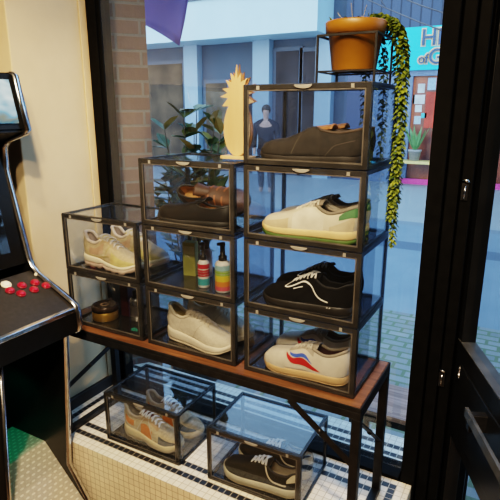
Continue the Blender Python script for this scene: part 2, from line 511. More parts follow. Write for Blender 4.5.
# ------------------------------------------------------------------ shoe display boxes
BW, BD, BH = .338, .2505, .2015
def make_box():
    root = thing('display_box', None, None)
    e = .011
    bm = B()
    for (ya, yb) in ((0.004, e + .004), (BD - e, BD)):
        for (za, zb) in ((0, e), (BH - e, BH)):
            bx(bm, e, BW - e, ya, yb, za, zb)
    for (xa, xb) in ((0, e), (BW - e, BW)):
        for (za, zb) in ((0, e), (BH - e, BH)):
            bx(bm, xa, xb, 0.004, BD, za, zb)
        for (ya, yb) in ((0.004, e + .004), (BD - e, BD)):
            bx(bm, xa, xb, ya, yb, e, BH - e)
    mk('frame', bm, M['boxframe'], root, bevel=.0012)
    q = .004
    for x in (q, BW - q):
        bm = B(); quad(bm, (x, e, e), (x, BD - e, e), (x, BD - e, BH - e), (x, e, BH - e))
        mk('side_panel', bm, M['acryl'], root)
    bm = B(); quad(bm, (e, e, BH - q), (BW - e, e, BH - q), (BW - e, BD - e, BH - q), (e, BD - e, BH - q))
    mk('top_panel', bm, M['acryltop'], root)
    bm = B(); quad(bm, (e, BD - q, e), (BW - e, BD - q, e), (BW - e, BD - q, BH - e), (e, BD - q, BH - e))
    mk('back_panel', bm, M['acryl'], root)
    bm = B(); bx(bm, e, BW - e, e + .004, BD - e, .003, .0055)
    mk('base_panel', bm, M['acrylbase'], root)
    # magnetic front door: rim, pane, pull tab, two clips
    bm = B(); r = .0135; g = .0012
    bx(bm, g, r, 0, .004, g, BH - g); bx(bm, BW - r, BW - g, 0, .004, g, BH - g)
    bx(bm, r, BW - r, 0, .004, g, r); bx(bm, r, BW - r, 0, .004, BH - r, BH - g)
    d = mk('door', bm, M['doorrim'], root, bevel=.001)
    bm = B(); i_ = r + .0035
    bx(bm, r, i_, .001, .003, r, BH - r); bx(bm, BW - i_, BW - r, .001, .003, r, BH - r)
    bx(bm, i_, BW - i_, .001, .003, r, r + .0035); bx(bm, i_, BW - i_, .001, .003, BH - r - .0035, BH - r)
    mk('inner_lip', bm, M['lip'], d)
    bm = B(); quad(bm, (r, .002, r), (BW - r, .002, r), (BW - r, .002, BH - r), (r, .002, BH - r))
    mk('door_pane', bm, M['acryl'], d)
    bm = B(); n = 12
    poly = [(BW / 2 - .024 + .048 * i / n, BH - .0035) for i in range(n + 1)] + [(BW / 2 + .024 * cos(pi * i / n), BH - .0035 - .0095 * sin(pi * i / n)) for i in range(1, n)]
    prism(bm, poly, lambda p: (p[0], -.0035, p[1]), lambda p: (p[0], 0, p[1]))
    mk('pull_tab', bm, M['clip'], d, bevel=.001)
    for cx in (.045, BW - .045):
        bm = B(); bx(bm, cx - .004, cx + .004, -.002, 0, BH - .0135, BH - .004)
        mk('clip', bm, M['clip'], d)
    return root

h = .2022
XA, XB, XC = 0.001, -.3653, -.7245
spots = [
    (XA, 0, TZ + 3 * h, 0, 'clear shoe display box holding dark brown slip-on shoes, topmost of the tallest stack'),
    (XA, 0, TZ + 2 * h, 0, 'clear shoe display box holding white sneakers with green soles'),
    (XA, 0, TZ + h, 0, 'clear shoe display box holding black skate shoes with white side stripe'),
    (XA, 0, TZ, 0, 'clear shoe display box holding white sneakers with red and blue wave'),
    (XB, 0, TZ + 2 * h, 0, 'clear shoe display box under the wooden pineapple holding black shoes with tan lining'),
    (XB, 0, TZ + h, 0, 'clear display box holding the shoe care spray bottles'),
    (XB, 0, TZ, 0, 'clear shoe display box holding off-white knit runners, bottom of the middle stack'),
    (XC, 0, TZ + h, 0, 'clear shoe display box holding chunky cream sneakers, top of the left stack'),
    (XC, 0, TZ, 0, 'clear display box holding the round tin, bottom of the left stack beside the arcade cabinet'),
    (-.619, .0236, ZL + .0005, .022, 'clear shoe display box on the ledge under the rack holding beige and orange sneakers'),
    (-.161, .0289, ZL + .0005, .031, 'clear shoe display box on the ledge under the rack holding dark green canvas skate shoes'),
]
proto = make_box()
BOX = []
for i, (x, y, z, rz, lab) in enumerate(spots):
    o = proto if i == 0 else copy_tree(proto)
    o.location = (x, y, z); o.rotation_euler = (0, 0, rz)
    tag(o, lab, 'display box', 'clear shoe display boxes')
    BOX.append(o)

# ------------------------------------------------------------------ shoes
WN = [(0, 0), (.012, .012), (.04, .0215), (.09, .0285), (.18, .0325), (.32, .0325), (.45, .0345), (.6, .0395), (.72, .0425), (.82, .041), (.9, .0345), (.95, .0255), (.985, .0135), (1, 0)]

def make_shoe(name, label, group, sp, loc, rz, cat='shoe', tilt=0):
    L = sp.get('L', .275); ws = sp.get('w', 1.0)
    W = curve([(t, v * ws) for t, v in WN])
    zb = curve(sp['sole'])                    # height of the sole's upper edge
    col = curve(sp['collar'])                 # height of the collar / ridge outside the throat
    rid = curve(sp['ridge'])                  # height of the ridge line on top of the foot
    t1, t2 = sp.get('throat', (.34, .52))
    def bl(t):
        x = max(0, min(1, (t - t1) / (t2 - t1))); return x * x * (3 - 2 * x)
    def P(t, s, side, off=0.0):
        w = W(t) + off; b = zb(t) - .004
        a = s * pi / 2
        ya = w * max(0, cos(a)) ** .62; za = b + (rid(t) + off - b) * (max(0, sin(a)) ** .85 if s > 0 else s)
        yw = w * (1 - .30 * max(0, s) ** 2.2); zw = b + (col(t) - b) * s
        k = bl(t)
        lean = sp.get('heel_lean', .006) * sin(min(1, s) * pi) * max(0, 1 - t / .12)
        return Vector(((t - .5) * L + lean * -1 + off * (1 if t > .9 else (-1 if t < .04 else 0)), side * lerp(yw, ya, k), lerp(zw, za, k)))
    root = thing(name, label, cat, loc, rz, group)
    if tilt: root.rotation_euler = (tilt, 0, rz)
    m = sp['mats']
    nt, ns = 44, 12
    ts = [0.5 - .5 * cos(pi * i / nt) for i in range(nt + 1)]
    def ss(t): return [j / ns for j in range(ns + 1)]
    bm = B()
    for side in (-1, 1):
        g = [[bm.verts.new(P(t, s, side)) for s in ss(t)] for t in ts]
        for i in range(nt):
            for j in range(ns):
                bm.faces.new((g[i][j], g[i + 1][j], g[i + 1][j + 1], g[i][j + 1]))
    bmesh.ops.remove_doubles(bm, verts=bm.verts, dist=.0006)
    mk('upper', bm, m['upper'], root, smooth=True, solid=.003)
    # lining and footbed
    bm = B()
    tl = [t for t in ts if .008 < t < t2]
    for side in (-1, 1):
        g = [[bm.verts.new(P(t, s, side, -.0035) + Vector((0, 0, .001 if s > .9 else 0))) for s in (0, .25, .5, .75, .9, 1)] for t in tl]
        for i in range(len(tl) - 1):
            for j in range(5): bm.faces.new((g[i][j], g[i + 1][j], g[i + 1][j + 1], g[i][j + 1]))
    fl = [bm.verts.new(((t - .5) * L, -(W(t) - .002), zb(t) + .004)) for t in tl]
    fr = [bm.verts.new(((t - .5) * L, (W(t) - .002), zb(t) + .004)) for t in tl]
    for i in range(len(tl) - 1): bm.faces.new((fl[i], fl[i + 1], fr[i + 1], fr[i]))
    mk('lining', bm, m.get('lining', m['upper']), root, smooth=True)
    # padded collar rim
    bm = B()
    tr_ = [t for t in ts if .004 < t < t1 + .06]
    pts = [P(t, 1, -1) for t in tr_[::-1]] + [P(t, 1, 1) for t in tr_]
    tube(bm, pts, sp.get('rim', .0035), 8)
    mk('collar', bm, m.get('collar', m['upper']), root, smooth=True)
    # sole
    fl_ = sp.get('flare', .003)
    to = [i / 40 for i in range(41)]; to = [.5 - .5 * cos(pi * t) for t in to]
    spring = curve(sp.get('bottom', [(0, .003), (.08, 0), (.7, 0), (.88, .003), (1, .014)]))
    os_h = sp.get('outsole', .006)
    def ring(bm, off, zf):
        v = [bm.verts.new(((t - .5) * L + off * (t - .5) * 2, -(W(t) + off * min(1, 8 * t, 8 * (1 - t))), zf(t))) for t in to]
        v += [bm.verts.new(((t - .5) * L + off * (t - .5) * 2, (W(t) + off * min(1, 8 * t, 8 * (1 - t))), zf(t))) for t in to[::-1][1:-1]]
        return v
    def shell(bm, layers):
        rs = [ring(bm, o_, z_) for o_, z_ in layers]
        n = len(rs[0])
        for a, b in zip(rs, rs[1:]):
            for k in range(n): bm.faces.new((a[k], a[(k + 1) % n], b[(k + 1) % n], b[k]))
        nn = len(to)
        for r_ in (rs[0], rs[-1]):
            lo = r_[:nn]; hi = [r_[0]] + r_[nn:][::-1] + [r_[nn - 1]]
            for k in range(nn - 1):
                f = [lo[k], lo[k + 1], hi[k + 1], hi[k]]
                f = list(dict.fromkeys(f))
                if len(f) > 2: bm.faces.new(f)
    bm = B()
    shell(bm, [(fl_ - .001, lambda t: spring(t) + os_h), (fl_ + .0015, lambda t: spring(t) + os_h + .25 * (zb(t) - spring(t) - os_h)),
               (fl_, lambda t: lerp(spring(t) + os_h, zb(t), .75)), (fl_ - .0015, lambda t: zb(t)), (fl_ - .005, lambda t: zb(t) + .001)])
    mk('midsole', bm, m['midsole'], root, smooth=True)
    bm = B()
    lug = sp.get('lugs', 0)
    shell(bm, [(fl_ - .004, lambda t: spring(t) + (lug * max(0, sin(t * 44)) if lug else 0)), (fl_ - .0002, lambda t: spring(t) + .0015 + (lug * max(0, sin(t * 44)) if lug else 0)), (fl_ + .0002, lambda t: spring(t) + os_h)])
    mk('outsole', bm, m.get('outsole', m['midsole']), root, smooth=True)
    def ribbon(bm, pts, width, side, off=.0028, n=30):
        ft = curve([(i / (len(pts) - 1), p[0]) for i, p in enumerate(pts)]); fs = curve([(i / (len(pts) - 1), p[1]) for i, p in enumerate(pts)])
        fwid = curve([(i / (len(pts) - 1), p[2] if len(p) > 2 else width) for i, p in enumerate(pts)])
        pr = None
        for i in range(n + 1):
            u = i / n; t, s = ft(u), fs(u)
            dt = (ft(min(1, u + .02)) - ft(max(0, u - .02))) * L; ds = (fs(min(1, u + .02)) - fs(max(0, u - .02))) * .07
            q = math.hypot(dt, ds) or 1
            nx, ny = -ds / q, dt / q
            hw = fwid(u) / 2
            a = bm.verts.new(P(t + nx * hw / L, s + ny * hw / .07, side, off)); b = bm.verts.new(P(t - nx * hw / L, s - ny * hw / .07, side, off))
            if pr: bm.faces.new((pr[0], a, b, pr[1]))
            pr = (a, b)
    def patch(bm, ta, tb, s0, s1, side, off=.0022, n=14, k=8):
        g = []
        for i in range(n + 1):
            u = i / n; t = lerp(ta, tb, u)
            a = s0(u) if callable(s0) else s0; b = s1(u) if callable(s1) else s1
            g.append([bm.verts.new(P(t, lerp(a, b, j / k), side, off)) for j in range(k + 1)])
        for i in range(n):
            for j in range(k): bm.faces.new((g[i][j], g[i + 1][j], g[i + 1][j + 1], g[i][j + 1]))
    for nm, mm, items in sp.get('patches', []):
        bm = B()
        for it in items:
            for side in (-1, 1): patch(bm, *it, side)
        mk(nm, bm, mm, root, smooth=True)
    for nm, mm, items in sp.get('ribbons', []):
        bm = B()
        for pts in items:
            for side in (-1, 1): ribbon(bm, pts, .004, side)
        mk(nm, bm, mm, root, smooth=True, recalc=False)
    # tongue
    if sp.get('tongue'):
        tt, th = sp['tongue']
        bm = B(); g = []
        for i in range(13):
            u = i / 12; t = lerp(t2 + .10, tt, u)
            hw = lerp(.012, .024, u)
            zt = lerp(rid(max(t, t2)) - .003, th, u ** 1.3) if t < t2 else rid(t) - .003
            g.append([bm.verts.new(((t - .5) * L, hw * j / 3, zt - .010 * (j / 3) ** 2)) for j in range(-3, 4)])
        for a, b in zip(g, g[1:]):
            for j in range(6): bm.faces.new((a[j], a[j + 1], b[j + 1], b[j]))
        mk('tongue', bm, m.get('tongue', m['upper']), root, smooth=True, solid=.004)
    if sp.get('laces'):
        ta, tb, n = sp['laces']
        bm = B()
        rl_ = sp.get('lace_r', .0028)
        for k in range(n):
            t = lerp(ta, tb, k / (n - 1))
            z0 = max(rid(t), rid(t2) if t < t2 else 0) if t > t1 + .1 else lerp(rid(t2), sp['tongue'][1], max(0, min(1, (t2 - t) / (t2 - sp['tongue'][0]))))
            hw = lerp(.024, .017, k / (n - 1))
            for dx in (-.006, .006):
                pts = []
                for j in range(-4, 5):
                    q = j / 4
                    pts.append(((t - .5) * L + dx * q, hw * q, z0 + .0045 - .009 * q * q))
                tube(bm, pts, rl_, 6, flat=.7)
        mk('laces', bm, m['laces'], root, smooth=True)
    if sp.get('heel_tab'):
        mm, s0, s1, tend = sp['heel_tab']
        bm = B()
        for side in (-1, 1): patch(bm, .002, tend, s0, lambda u: s1 - (s1 - s0) * .5 * u ** 3, side, .0026)
        mk('heel_tab', bm, mm, root, smooth=True)
    return root


def cm(n, c, r=.6, metal=0.0, **k): return mat(n, c, r, metal, **k)
flat_sole = [(0, .026), (.15, .023), (.6, .021), (.85, .022), (1, .030)]
low_collar = [(0, .080), (.05, .078), (.16, .064), (.28, .064), (.40, .082), (.55, .080), (1, .04)]
low_ridge = [(0, .08), (.35, .098), (.5, .088), (.62, .072), (.75, .058), (.86, .052), (.94, .043), (1, .024)]

# brown slip-on
S_brown = dict(L=.278, w=1.04, sole=[(0, .027), (.2, .025), (.6, .022), (.9, .024), (1, .034)], collar=[(0, .088), (.1, .082), (.2, .078), (.32, .082), (.45, .088), (1, .04)],
    ridge=[(0, .09), (.36, .098), (.48, .090), (.6, .074), (.72, .062), (.86, .056), (.94, .046), (1, .028)], throat=(.36, .47), flare=.002, rim=.004, outsole=.004,
    mats=dict(upper=cm('dark_brown_suede', (.022, .0175, .014), .85, var=.25, scale=60, bump=.2), midsole=cm('dark_brown_sole', (.028, .022, .017), .6), outsole=cm('dark_rubber_sole', (.016, .013, .010), .7), lining=cm('tan_leather_lining', (.40, .17, .055), .6), tongue=cm('tan_leather_tongue', (.34, .15, .05), .6), collar=cm('brown_collar', (.075, .050, .032), .7)),
    ribbons=[('seams', cm('brown_seam', (.075, .058, .044), .8), [[(.62, .05, .002), (.56, .5, .002), (.50, .9, .002)], [(.95, .62, .002), (.8, .72, .002), (.62, .78, .002), (.5, .95, .002)], [(.3, .05, .002), (.2, .5, .002), (.05, .62, .002)]])],
    tongue=(.26, .098))
# white sneaker, green sole
S_green = dict(L=.268, sole=[(0, .036), (.15, .034), (.5, .031), (.85, .029), (1, .036)], collar=[(0, .098), (.05, .095), (.14, .084), (.26, .077), (.40, .090), (.55, .085), (1, .04)],
    ridge=[(0, .09), (.35, .112), (.5, .092), (.62, .078), (.75, .066), (.86, .060), (.94, .052), (1, .032)], flare=.005, outsole=.012, rim=.005,
    mats=dict(upper=cm('white_leather', (.66, .58, .44), .5, var=.04), midsole=cm('cream_yellow_midsole', (.74, .53, .25), .55, var=.05), outsole=cm('green_outsole', (.065, .125, .015), .6), lining=cm('brown_grey_lining', (.13, .10, .075), .8), collar=cm('grey_suede_collar', (.26, .22, .165), .8), tongue=cm('grey_tongue', (.24, .20, .155), .8), laces=cm('pale_laces', (.62, .56, .46), .8)),
    patches=[('toe_overlay', cm('cream_suede_overlay', (.60, .48, .31), .8), [(.66, .97, .0, lambda u: .42 - .10 * u)]), ('quarter_overlay', cm('white_overlay', (.72, .65, .52), .5), [(.30, .62, .0, lambda u: .85 - .25 * u)]), ('heel_counter', cm('beige_heel_counter', (.56, .46, .31), .6), [(.03, .24, .0, lambda u: .62 - .30 * u)])],
    heel_tab=(cm('green_heel_tab', (.07, .19, .07), .6), .62, 1.0, .15), tongue=(.33, .108), laces=(.40, .60, 6), lace_r=.003)
# black skate shoe with white stripe
wline = cm('white_side_stripe', (.78, .75, .68), .6)
S_black = dict(L=.264, w=1.0, sole=[(0, .032), (.15, .030), (.6, .027), (.85, .027), (1, .034)], collar=[(0, .092), (.05, .090), (.15, .078), (.27, .078), (.40, .096), (.55, .090), (1, .04)],
    ridge=[(0, .09), (.35, .112), (.5, .096), (.62, .078), (.75, .063), (.86, .056), (.94, .047), (1, .030)], flare=.003, outsole=.005,
    mats=dict(upper=cm('black_suede', (.005, .0048, .0048), .9, var=.3, scale=80, spec=.15), midsole=cm('black_rubber', (.020, .017, .015), .5), outsole=cm('black_rubber_tread', (.010, .009, .008), .6), lining=cm('black_lining', (.01, .01, .011), .9), collar=cm('black_padded_collar', (.012, .012, .013), .8), laces=cm('white_laces', (.62, .60, .56), .8)),
    ribbons=[('side_stripe', wline, [[(.64, .86, .0035), (.70, .66, .0045), (.64, .56, .0045), (.52, .60, .0045), (.42, .62, .0045), (.33, .42, .0045), (.22, .28, .0045)]]),
             ('side_dash', wline, [[(.60, .43, .0022), (.50, .42, .0022)]]),
             ('heel_bars', wline, [[(.205, -.06, .003), (.19, .03, .003)], [(.235, -.06, .003), (.22, .03, .003)]])],
    tongue=(.33, .109), laces=(.40, .62, 6), lace_r=.0026)
# white sneaker with the wave
S_wave = dict(L=.256, sole=[(0, .029), (.15, .027), (.6, .025), (.85, .025), (1, .032)], collar=[(0, .104), (.05, .098), (.14, .086), (.24, .080), (.38, .090), (.55, .084), (1, .04)],
    ridge=[(0, .09), (.35, .108), (.5, .092), (.62, .078), (.75, .066), (.86, .060), (.94, .051), (1, .030)], flare=.003, outsole=.004, rim=.0045,
    mats=dict(upper=cm('white_canvas', (.64, .57, .47), .6, var=.05), midsole=cm('gum_sole', (.62, .40, .20), .55, var=.05), outsole=cm('gum_tread', (.52, .35, .18), .6), lining=cm('dark_plum_lining', (.10, .045, .05), .8), collar=cm('taupe_suede_collar', (.33, .28, .22), .8), tongue=cm('taupe_tongue', (.35, .30, .25), .8), laces=cm('off_white_laces', (.58, .52, .44), .8)),
    patches=[('toe_overlay', cm('white_toe_leather', (.66, .59, .48), .55), [(.68, .97, 0, lambda u: .75 - .15 * u)]), ('eyestay', cm('taupe_eyestay', (.42, .36, .29), .8), [(.36, .66, lambda u: .72, .94)])],
    ribbons=[('blue_wave', cm('blue_wave_print', (.05, .12, .52), .5), [[(.64, .66, .001), (.61, .52, .007), (.54, .44, .009), (.46, .46, .009), (.37, .40, .001)]]),
             ('red_wave', cm('red_wave_print', (.50, .02, .02), .5), [[(.68, .68, .001), (.655, .48, .007), (.58, .27, .012), (.48, .26, .014), (.37, .26, .011), (.27, .18, .001)]])],
    tongue=(.33, .103), laces=(.42, .60, 5), lace_r=.0026)
# black leather shoe with tan lining
S_tan = dict(L=.265, sole=[(0, .022), (.2, .020), (.6, .016), (.9, .018), (1, .026)], collar=[(0, .066), (.1, .06), (.2, .054), (.32, .055), (.45, .062), (1, .04)],
    ridge=[(0, .07), (.36, .075), (.48, .068), (.6, .060), (.72, .055), (.86, .052), (.94, .044), (1, .026)], throat=(.38, .5), flare=.003, outsole=.005,
    mats=dict(upper=cm('black_leather', (.007, .006, .006), .5, var=.08, spec=.3), midsole=cm('black_welt', (.016, .015, .014), .6), outsole=cm('brown_black_tread', (.035, .028, .022), .7), lining=cm('tan_leather', (.50, .26, .085), .55, var=.2), collar=cm('black_collar_binding', (.02, .018, .016), .5)),
    ribbons=[('seams', cm('dark_seam', (.05, .045, .04), .7), [[(.92, .6, .002), (.78, .72, .002), (.6, .8, .002)]])], tongue=(.30, .085))
# off-white runner
kn = cm('off_white_knit', (.58, .51, .40), .8, var=.06, scale=160, bump=.2)
S_run = dict(L=.262, w=1.02, sole=[(0, .044), (.12, .040), (.3, .036), (.5, .032), (.75, .026), (.9, .026), (1, .036)], collar=[(0, .112), (.05, .108), (.14, .090), (.26, .084), (.40, .098), (.55, .09), (1, .04)],
    ridge=[(0, .09), (.35, .112), (.5, .096), (.62, .080), (.75, .064), (.86, .056), (.94, .047), (1, .032)], flare=.007, outsole=.007, rim=.0055, bottom=[(0, .012), (.12, .002), (.25, 0), (.7, 0), (.85, .003), (1, .018)],
    mats=dict(upper=kn, midsole=cm('cream_foam_midsole', (.70, .61, .47), .6, var=.04), outsole=cm('cream_tread', (.62, .52, .38), .7), lining=cm('olive_cream_lining', (.34, .27, .12), .8), collar=cm('cream_padded_collar', (.62, .54, .41), .8), laces=cm('beige_laces', (.50, .43, .33), .8), tongue=cm('knit_tongue', (.56, .48, .37), .8)),
    ribbons=[('foam_groove', cm('foam_groove_shadow', (.45, .37, .26), .8), [[(.03, -.12, .002), (.2, -.20, .002), (.45, -.12, .002), (.7, -.06, .002)]]), ('side_seams', cm('knit_seam', (.46, .39, .30), .8), [[(.50, .05, .002), (.56, .4, .002), (.60, .7, .002)], [(.28, .9, .002), (.26, .5, .002), (.34, .1, .002)]])],
    heel_tab=(cm('cream_heel_clip', (.66, .58, .45), .6), .05, .55, .2), tongue=(.33, .112), laces=(.38, .64, 6), lace_r=.0026)
# chunky cream sneaker
S_chunk = dict(L=.262, w=.98, sole=[(0, .046), (.15, .042), (.35, .040), (.55, .032), (.8, .028), (1, .040)], collar=[(0, .118), (.05, .114), (.14, .092), (.26, .088), (.40, .102), (.55, .095), (1, .04)],
    ridge=[(0, .09), (.35, .118), (.5, .102), (.62, .084), (.75, .068), (.86, .060), (.94, .052), (1, .036)], flare=.006, outsole=.018, lugs=.006, rim=.006, bottom=[(0, .012), (.1, .002), (.36, .001), (.45, .008), (.54, .001), (.85, .003), (1, .018)],
    mats=dict(upper=cm('cream_mesh', (.54, .43, .27), .8, var=.1, scale=120), midsole=cm('ivory_midsole', (.78, .70, .53), .6, var=.04), outsole=cm('pinkish_lug_outsole', (.50, .38, .30), .7), lining=cm('grey_pink_lining', (.36, .29, .26), .8), collar=cm('pale_pink_collar', (.66, .55, .46), .8), laces=cm('ivory_laces', (.66, .60, .52), .8), tongue=cm('yellow_mesh_tongue', (.66, .54, .25), .8)),
    patches=[('toe_overlay', cm('yellow_cream_overlay', (.58, .48, .20), .6), [(.62, .97, 0, lambda u: .5 - .12 * u)]), ('quarter_overlay', cm('tan_pink_overlay', (.52, .34, .22), .6), [(.18, .46, lambda u: .25, lambda u: .68)]), ('eyestay', cm('beige_eyestay', (.46, .34, .20), .6), [(.38, .66, lambda u: .70, .93)])],
    ribbons=[('overlay_lines', cm('olive_piping', (.45, .37, .16), .7), [[(.48, .0, .003), (.54, .4, .003), (.58, .75, .003)], [(.06, .55, .003), (.2, .2, .003), (.42, .12, .003), (.6, .25, .003)]])],
    tongue=(.33, .117), laces=(.36, .64, 6), lace_r=.003)
# beige and orange sneaker
S_orange = dict(S_chunk, L=.265, w=.96, lugs=0, outsole=.006,
    mats=dict(upper=cm('beige_mesh', (.46, .38, .25), .8, var=.15, scale=120), midsole=cm('sand_midsole', (.60, .49, .30), .6, var=.06), outsole=cm('grey_sand_tread', (.30, .26, .20), .7), lining=cm('grey_lining', (.22, .20, .18), .8), collar=cm('beige_collar', (.46, .38, .28), .8), laces=cm('bright_white_laces', (.80, .78, .74), .7), tongue=cm('dark_rust_tongue', (.16, .07, .045), .8)),
    patches=[('orange_overlay', cm('orange_suede', (.58, .20, .05), .8), [(.38, .60, lambda u: .0, lambda u: .55 - .2 * u), (.08, .24, .35, .75)]), ('toe_guard', cm('dark_grey_toe_guard', (.12, .12, .115), .7), [(.72, .96, 0, lambda u: .45 - .1 * u)]), ('eyestay', cm('tan_eyestay', (.42, .28, .15), .7), [(.38, .68, lambda u: .62, .92)])],
    ribbons=[('grey_lines', cm('pale_grey_piping', (.55, .50, .42), .7), [[(.30, .05, .004), (.34, .45, .004), (.42, .8, .004)], [(.62, .05, .004), (.56, .4, .004), (.5, .7, .004)], [(.04, .5, .004), (.16, .25, .004), (.36, .12, .004)]])], lace_r=.0036)
# dark green canvas skate shoe
S_canvas = dict(L=.275, w=1.03, sole=[(0, .034), (.15, .032), (.6, .029), (.85, .030), (1, .038)], collar=[(0, .088), (.05, .086), (.15, .072), (.27, .070), (.40, .088), (.55, .085), (1, .04)],
    ridge=[(0, .09), (.35, .104), (.5, .092), (.62, .078), (.75, .064), (.86, .057), (.94, .050), (1, .034)], flare=.0035, outsole=.005,
    mats=dict(upper=cm('dark_green_canvas', (.014, .0155, .012), .9, var=.2, scale=150, spec=.2), midsole=cm('off_white_rubber', (.56, .50, .36), .6, var=.06), outsole=cm('cream_rubber_tread', (.46, .38, .25), .7), lining=cm('cream_canvas_lining', (.42, .36, .27), .8), collar=cm('dark_collar', (.03, .03, .028), .8), laces=cm('white_cotton_laces', (.80, .77, .70), .8)),
    ribbons=[('side_stripe', cm('cream_side_stripe', (.58, .52, .39), .6), [[(.40, .90, .006), (.36, .62, .007), (.28, .42, .008), (.12, .36, .008)]])],
    heel_tab=(cm('cream_heel_patch', (.56, .48, .33), .7), .55, .98, .12), tongue=(.33, .100), laces=(.42, .58, 4), lace_r=.0036)

ZP = .0058
def pair(name, sp, x, z, rz, y1_, y2_, lab_front, lab_rear, group, dx2=.0, drz=0.0, drz2=None):
    make_shoe(name, lab_front, group, sp, (x, y1_, z + ZP), rz + drz)
    make_shoe(name, lab_rear, group, sp, (x + dx2, y2_, z + ZP), rz + (drz if drz2 is None else drz2))

pair('slip_on_shoe', S_brown, .166, TZ + 3 * h, pi, .062, .165, 'dark brown suede slip-on shoe in the top box, nearer the front', 'dark brown suede slip-on shoe in the top box, behind its mate', 'dark brown slip-on shoes', dx2=-.004)
pair('sneaker', S_green, .169, TZ + 2 * h, pi, .064, .168, 'white sneaker with green sole and green heel tab, nearer the front', 'white sneaker with green sole, hidden behind its mate', 'white sneakers with green soles', dx2=-.004)
pair('skate_shoe', S_black, .170, TZ + h, pi, .064, .168, 'black skate shoe with white side stripe, nearer the front', 'black skate shoe with pale laces, behind its striped mate', 'black skate shoes', dx2=-.01)
pair('sneaker', S_wave, .172, TZ, pi, .062, .165, 'white sneaker with red and blue wave on its side, nearer the front', 'white sneaker behind the one with red and blue wave', 'white sneakers with wave stripe', dx2=-.012)
pair('running_shoe', S_run, XB + .162, TZ, 0, .076, .182, 'off-white knit running shoe, nearer the front', 'off-white knit running shoe, behind its mate', 'off-white running shoes', dx2=.005, drz=-.10)
pair('chunky_sneaker', S_chunk, XC + .156, TZ + h, 0, .074, .181, 'chunky cream sneaker with lug sole, nearer the front', 'chunky cream sneaker, behind its mate to the right', 'chunky cream sneakers', dx2=.026, drz=-.08, drz2=-.08)
pair('trainer', S_orange, -.452, ZL + .0008, .022, .100, .206, 'beige and orange sneaker with white laces, nearer the front', 'beige and orange sneaker, behind its mate', 'beige and orange sneakers', dx2=.018, drz=-.06)
pair('canvas_shoe', S_canvas, .010, ZL + .0008, pi + .031, .099, .200, 'dark green canvas skate shoe with white laces and cream stripe, nearer the front', 'dark green canvas skate shoe, behind its mate', 'dark green canvas skate shoes', dx2=.0)
make_shoe('leather_shoe', 'black leather shoe with toe to the left, under the wooden pineapple', 'black leather shoes with tan lining', S_tan, (XB + .158, .064, TZ + 2 * h + ZP), pi)
S_tan2 = dict(S_tan, L=.25, heel_tab=(cm('black_heel_leather', (.012, .011, .011), .45), .05, 1.0, .16),
    mats=dict(S_tan['mats'], upper=cm('brown_leather_upper', (.10, .045, .022), .5, var=.3, scale=15)),
    ribbons=[('straps', cm('rust_strap', (.30, .11, .04), .5), [[(.62, .2, .006), (.60, .6, .006), (.58, .95, .006)], [(.72, .2, .006), (.70, .6, .006), (.68, .95, .006)], [(.52, .3, .006), (.51, .6, .006), (.50, .9, .006)]])])
make_shoe('leather_shoe', 'brown leather shoe tipped to show its tan lining, behind the flat black shoe', 'black leather shoes with tan lining', S_tan2, (XB + .160, .196, TZ + 2 * h + ZP + .043), .0, tilt=.85)

# ------------------------------------------------------------------ bottles and tins
def bottle(name, label, x, y, z, r, hh, body, capm, bands, group, spray=True, caph=.042):
    t = thing(name, label, 'bottle', (x, y, z), 0, group)
    bm = B(); lathe(bm, [(0, 0), (r * .92, 0), (r, .004), (r, hh * .86), (r * .85, hh * .94), (r * .42, hh), (0, hh)], 24)
    mk('body', bm, body, t, smooth=True, bevel=.0)
    for i, (z0, z1, mm) in enumerate(bands):
        bm = B(); lathe(bm, [(r + .0003, z0 * hh), (r + .0008, z0 * hh), (r + .0008, z1 * hh), (r + .0003, z1 * hh)], 24)
        mk('label_band', bm, mm, t, smooth=False)
    bm = B()
    if spray:
        lathe(bm, [(0, hh - .002), (r * .55, hh - .002), (r * .55, hh + .012), (r * .34, hh + .014), (r * .30, hh + caph), (r * .36, hh + caph + .002), (r * .34, hh + caph + .012), (0, hh + caph + .012)], 18)
        bx(bm, -r * .75, 0, -.004, .004, hh + caph + .001, hh + caph + .009)
    else:
        lathe(bm, [(0, hh - .002), (r * .5, hh - .002), (r * .55, hh + .003), (r * .55, hh + caph - .004), (r * .45, hh + caph), (0, hh + caph)], 18)
    mk('spray_head' if spray else 'cap', bm, capm, t, smooth=True)
    return t

capb = cm('black_cap_plastic', (.012, .012, .013), .35)
Lc = {n: cm('label_' + n, tuple(.62 * q for q in c), .5, var=.05) for n, c in dict(red=(.55, .03, .05), white=(.78, .76, .72), teal=(.05, .36, .40), green=(.35, .55, .10), yellow=(.78, .60, .06), orange=(.75, .26, .05), pink=(.70, .12, .16), lightblue=(.35, .58, .62)).items()}
zf = TZ + h + ZP
G = 'shoe care bottles'
bottle('spray_bottle', 'slim spray bottle with red white and teal label', XB + .182, .070, zf, .0180, .090, Lc['white'], capb, [(.70, .86, Lc['red']), (.42, .66, Lc['red']), (.47, .50, Lc['white']), (.57, .60, Lc['white']), (.10, .34, Lc['teal'])], G)
bottle('spray_bottle', 'wider spray bottle with yellow to pink rainbow label and black top', XB + .256, .066, zf, .0240, .100, Lc['white'], capb, [(.70, .86, Lc['lightblue']), (.54, .70, Lc['green']), (.58, .61, Lc['white']), (.66, .68, Lc['white']), (.36, .54, Lc['yellow']), (.20, .36, Lc['orange']), (.07, .20, Lc['pink'])], G)
bottle('bottle', 'small clear bottle with round black cap behind the spray bottles', XB + .130, .165, zf, .019, .098, cm('grey_pink_plastic', (.30, .22, .22), .3), capb, [(.2, .7, cm('dim_label', (.36, .30, .30), .5))], G, spray=False, caph=.028)
bm = B(); bx(bm, -.022, .022, -.014, .014, 0, .115)
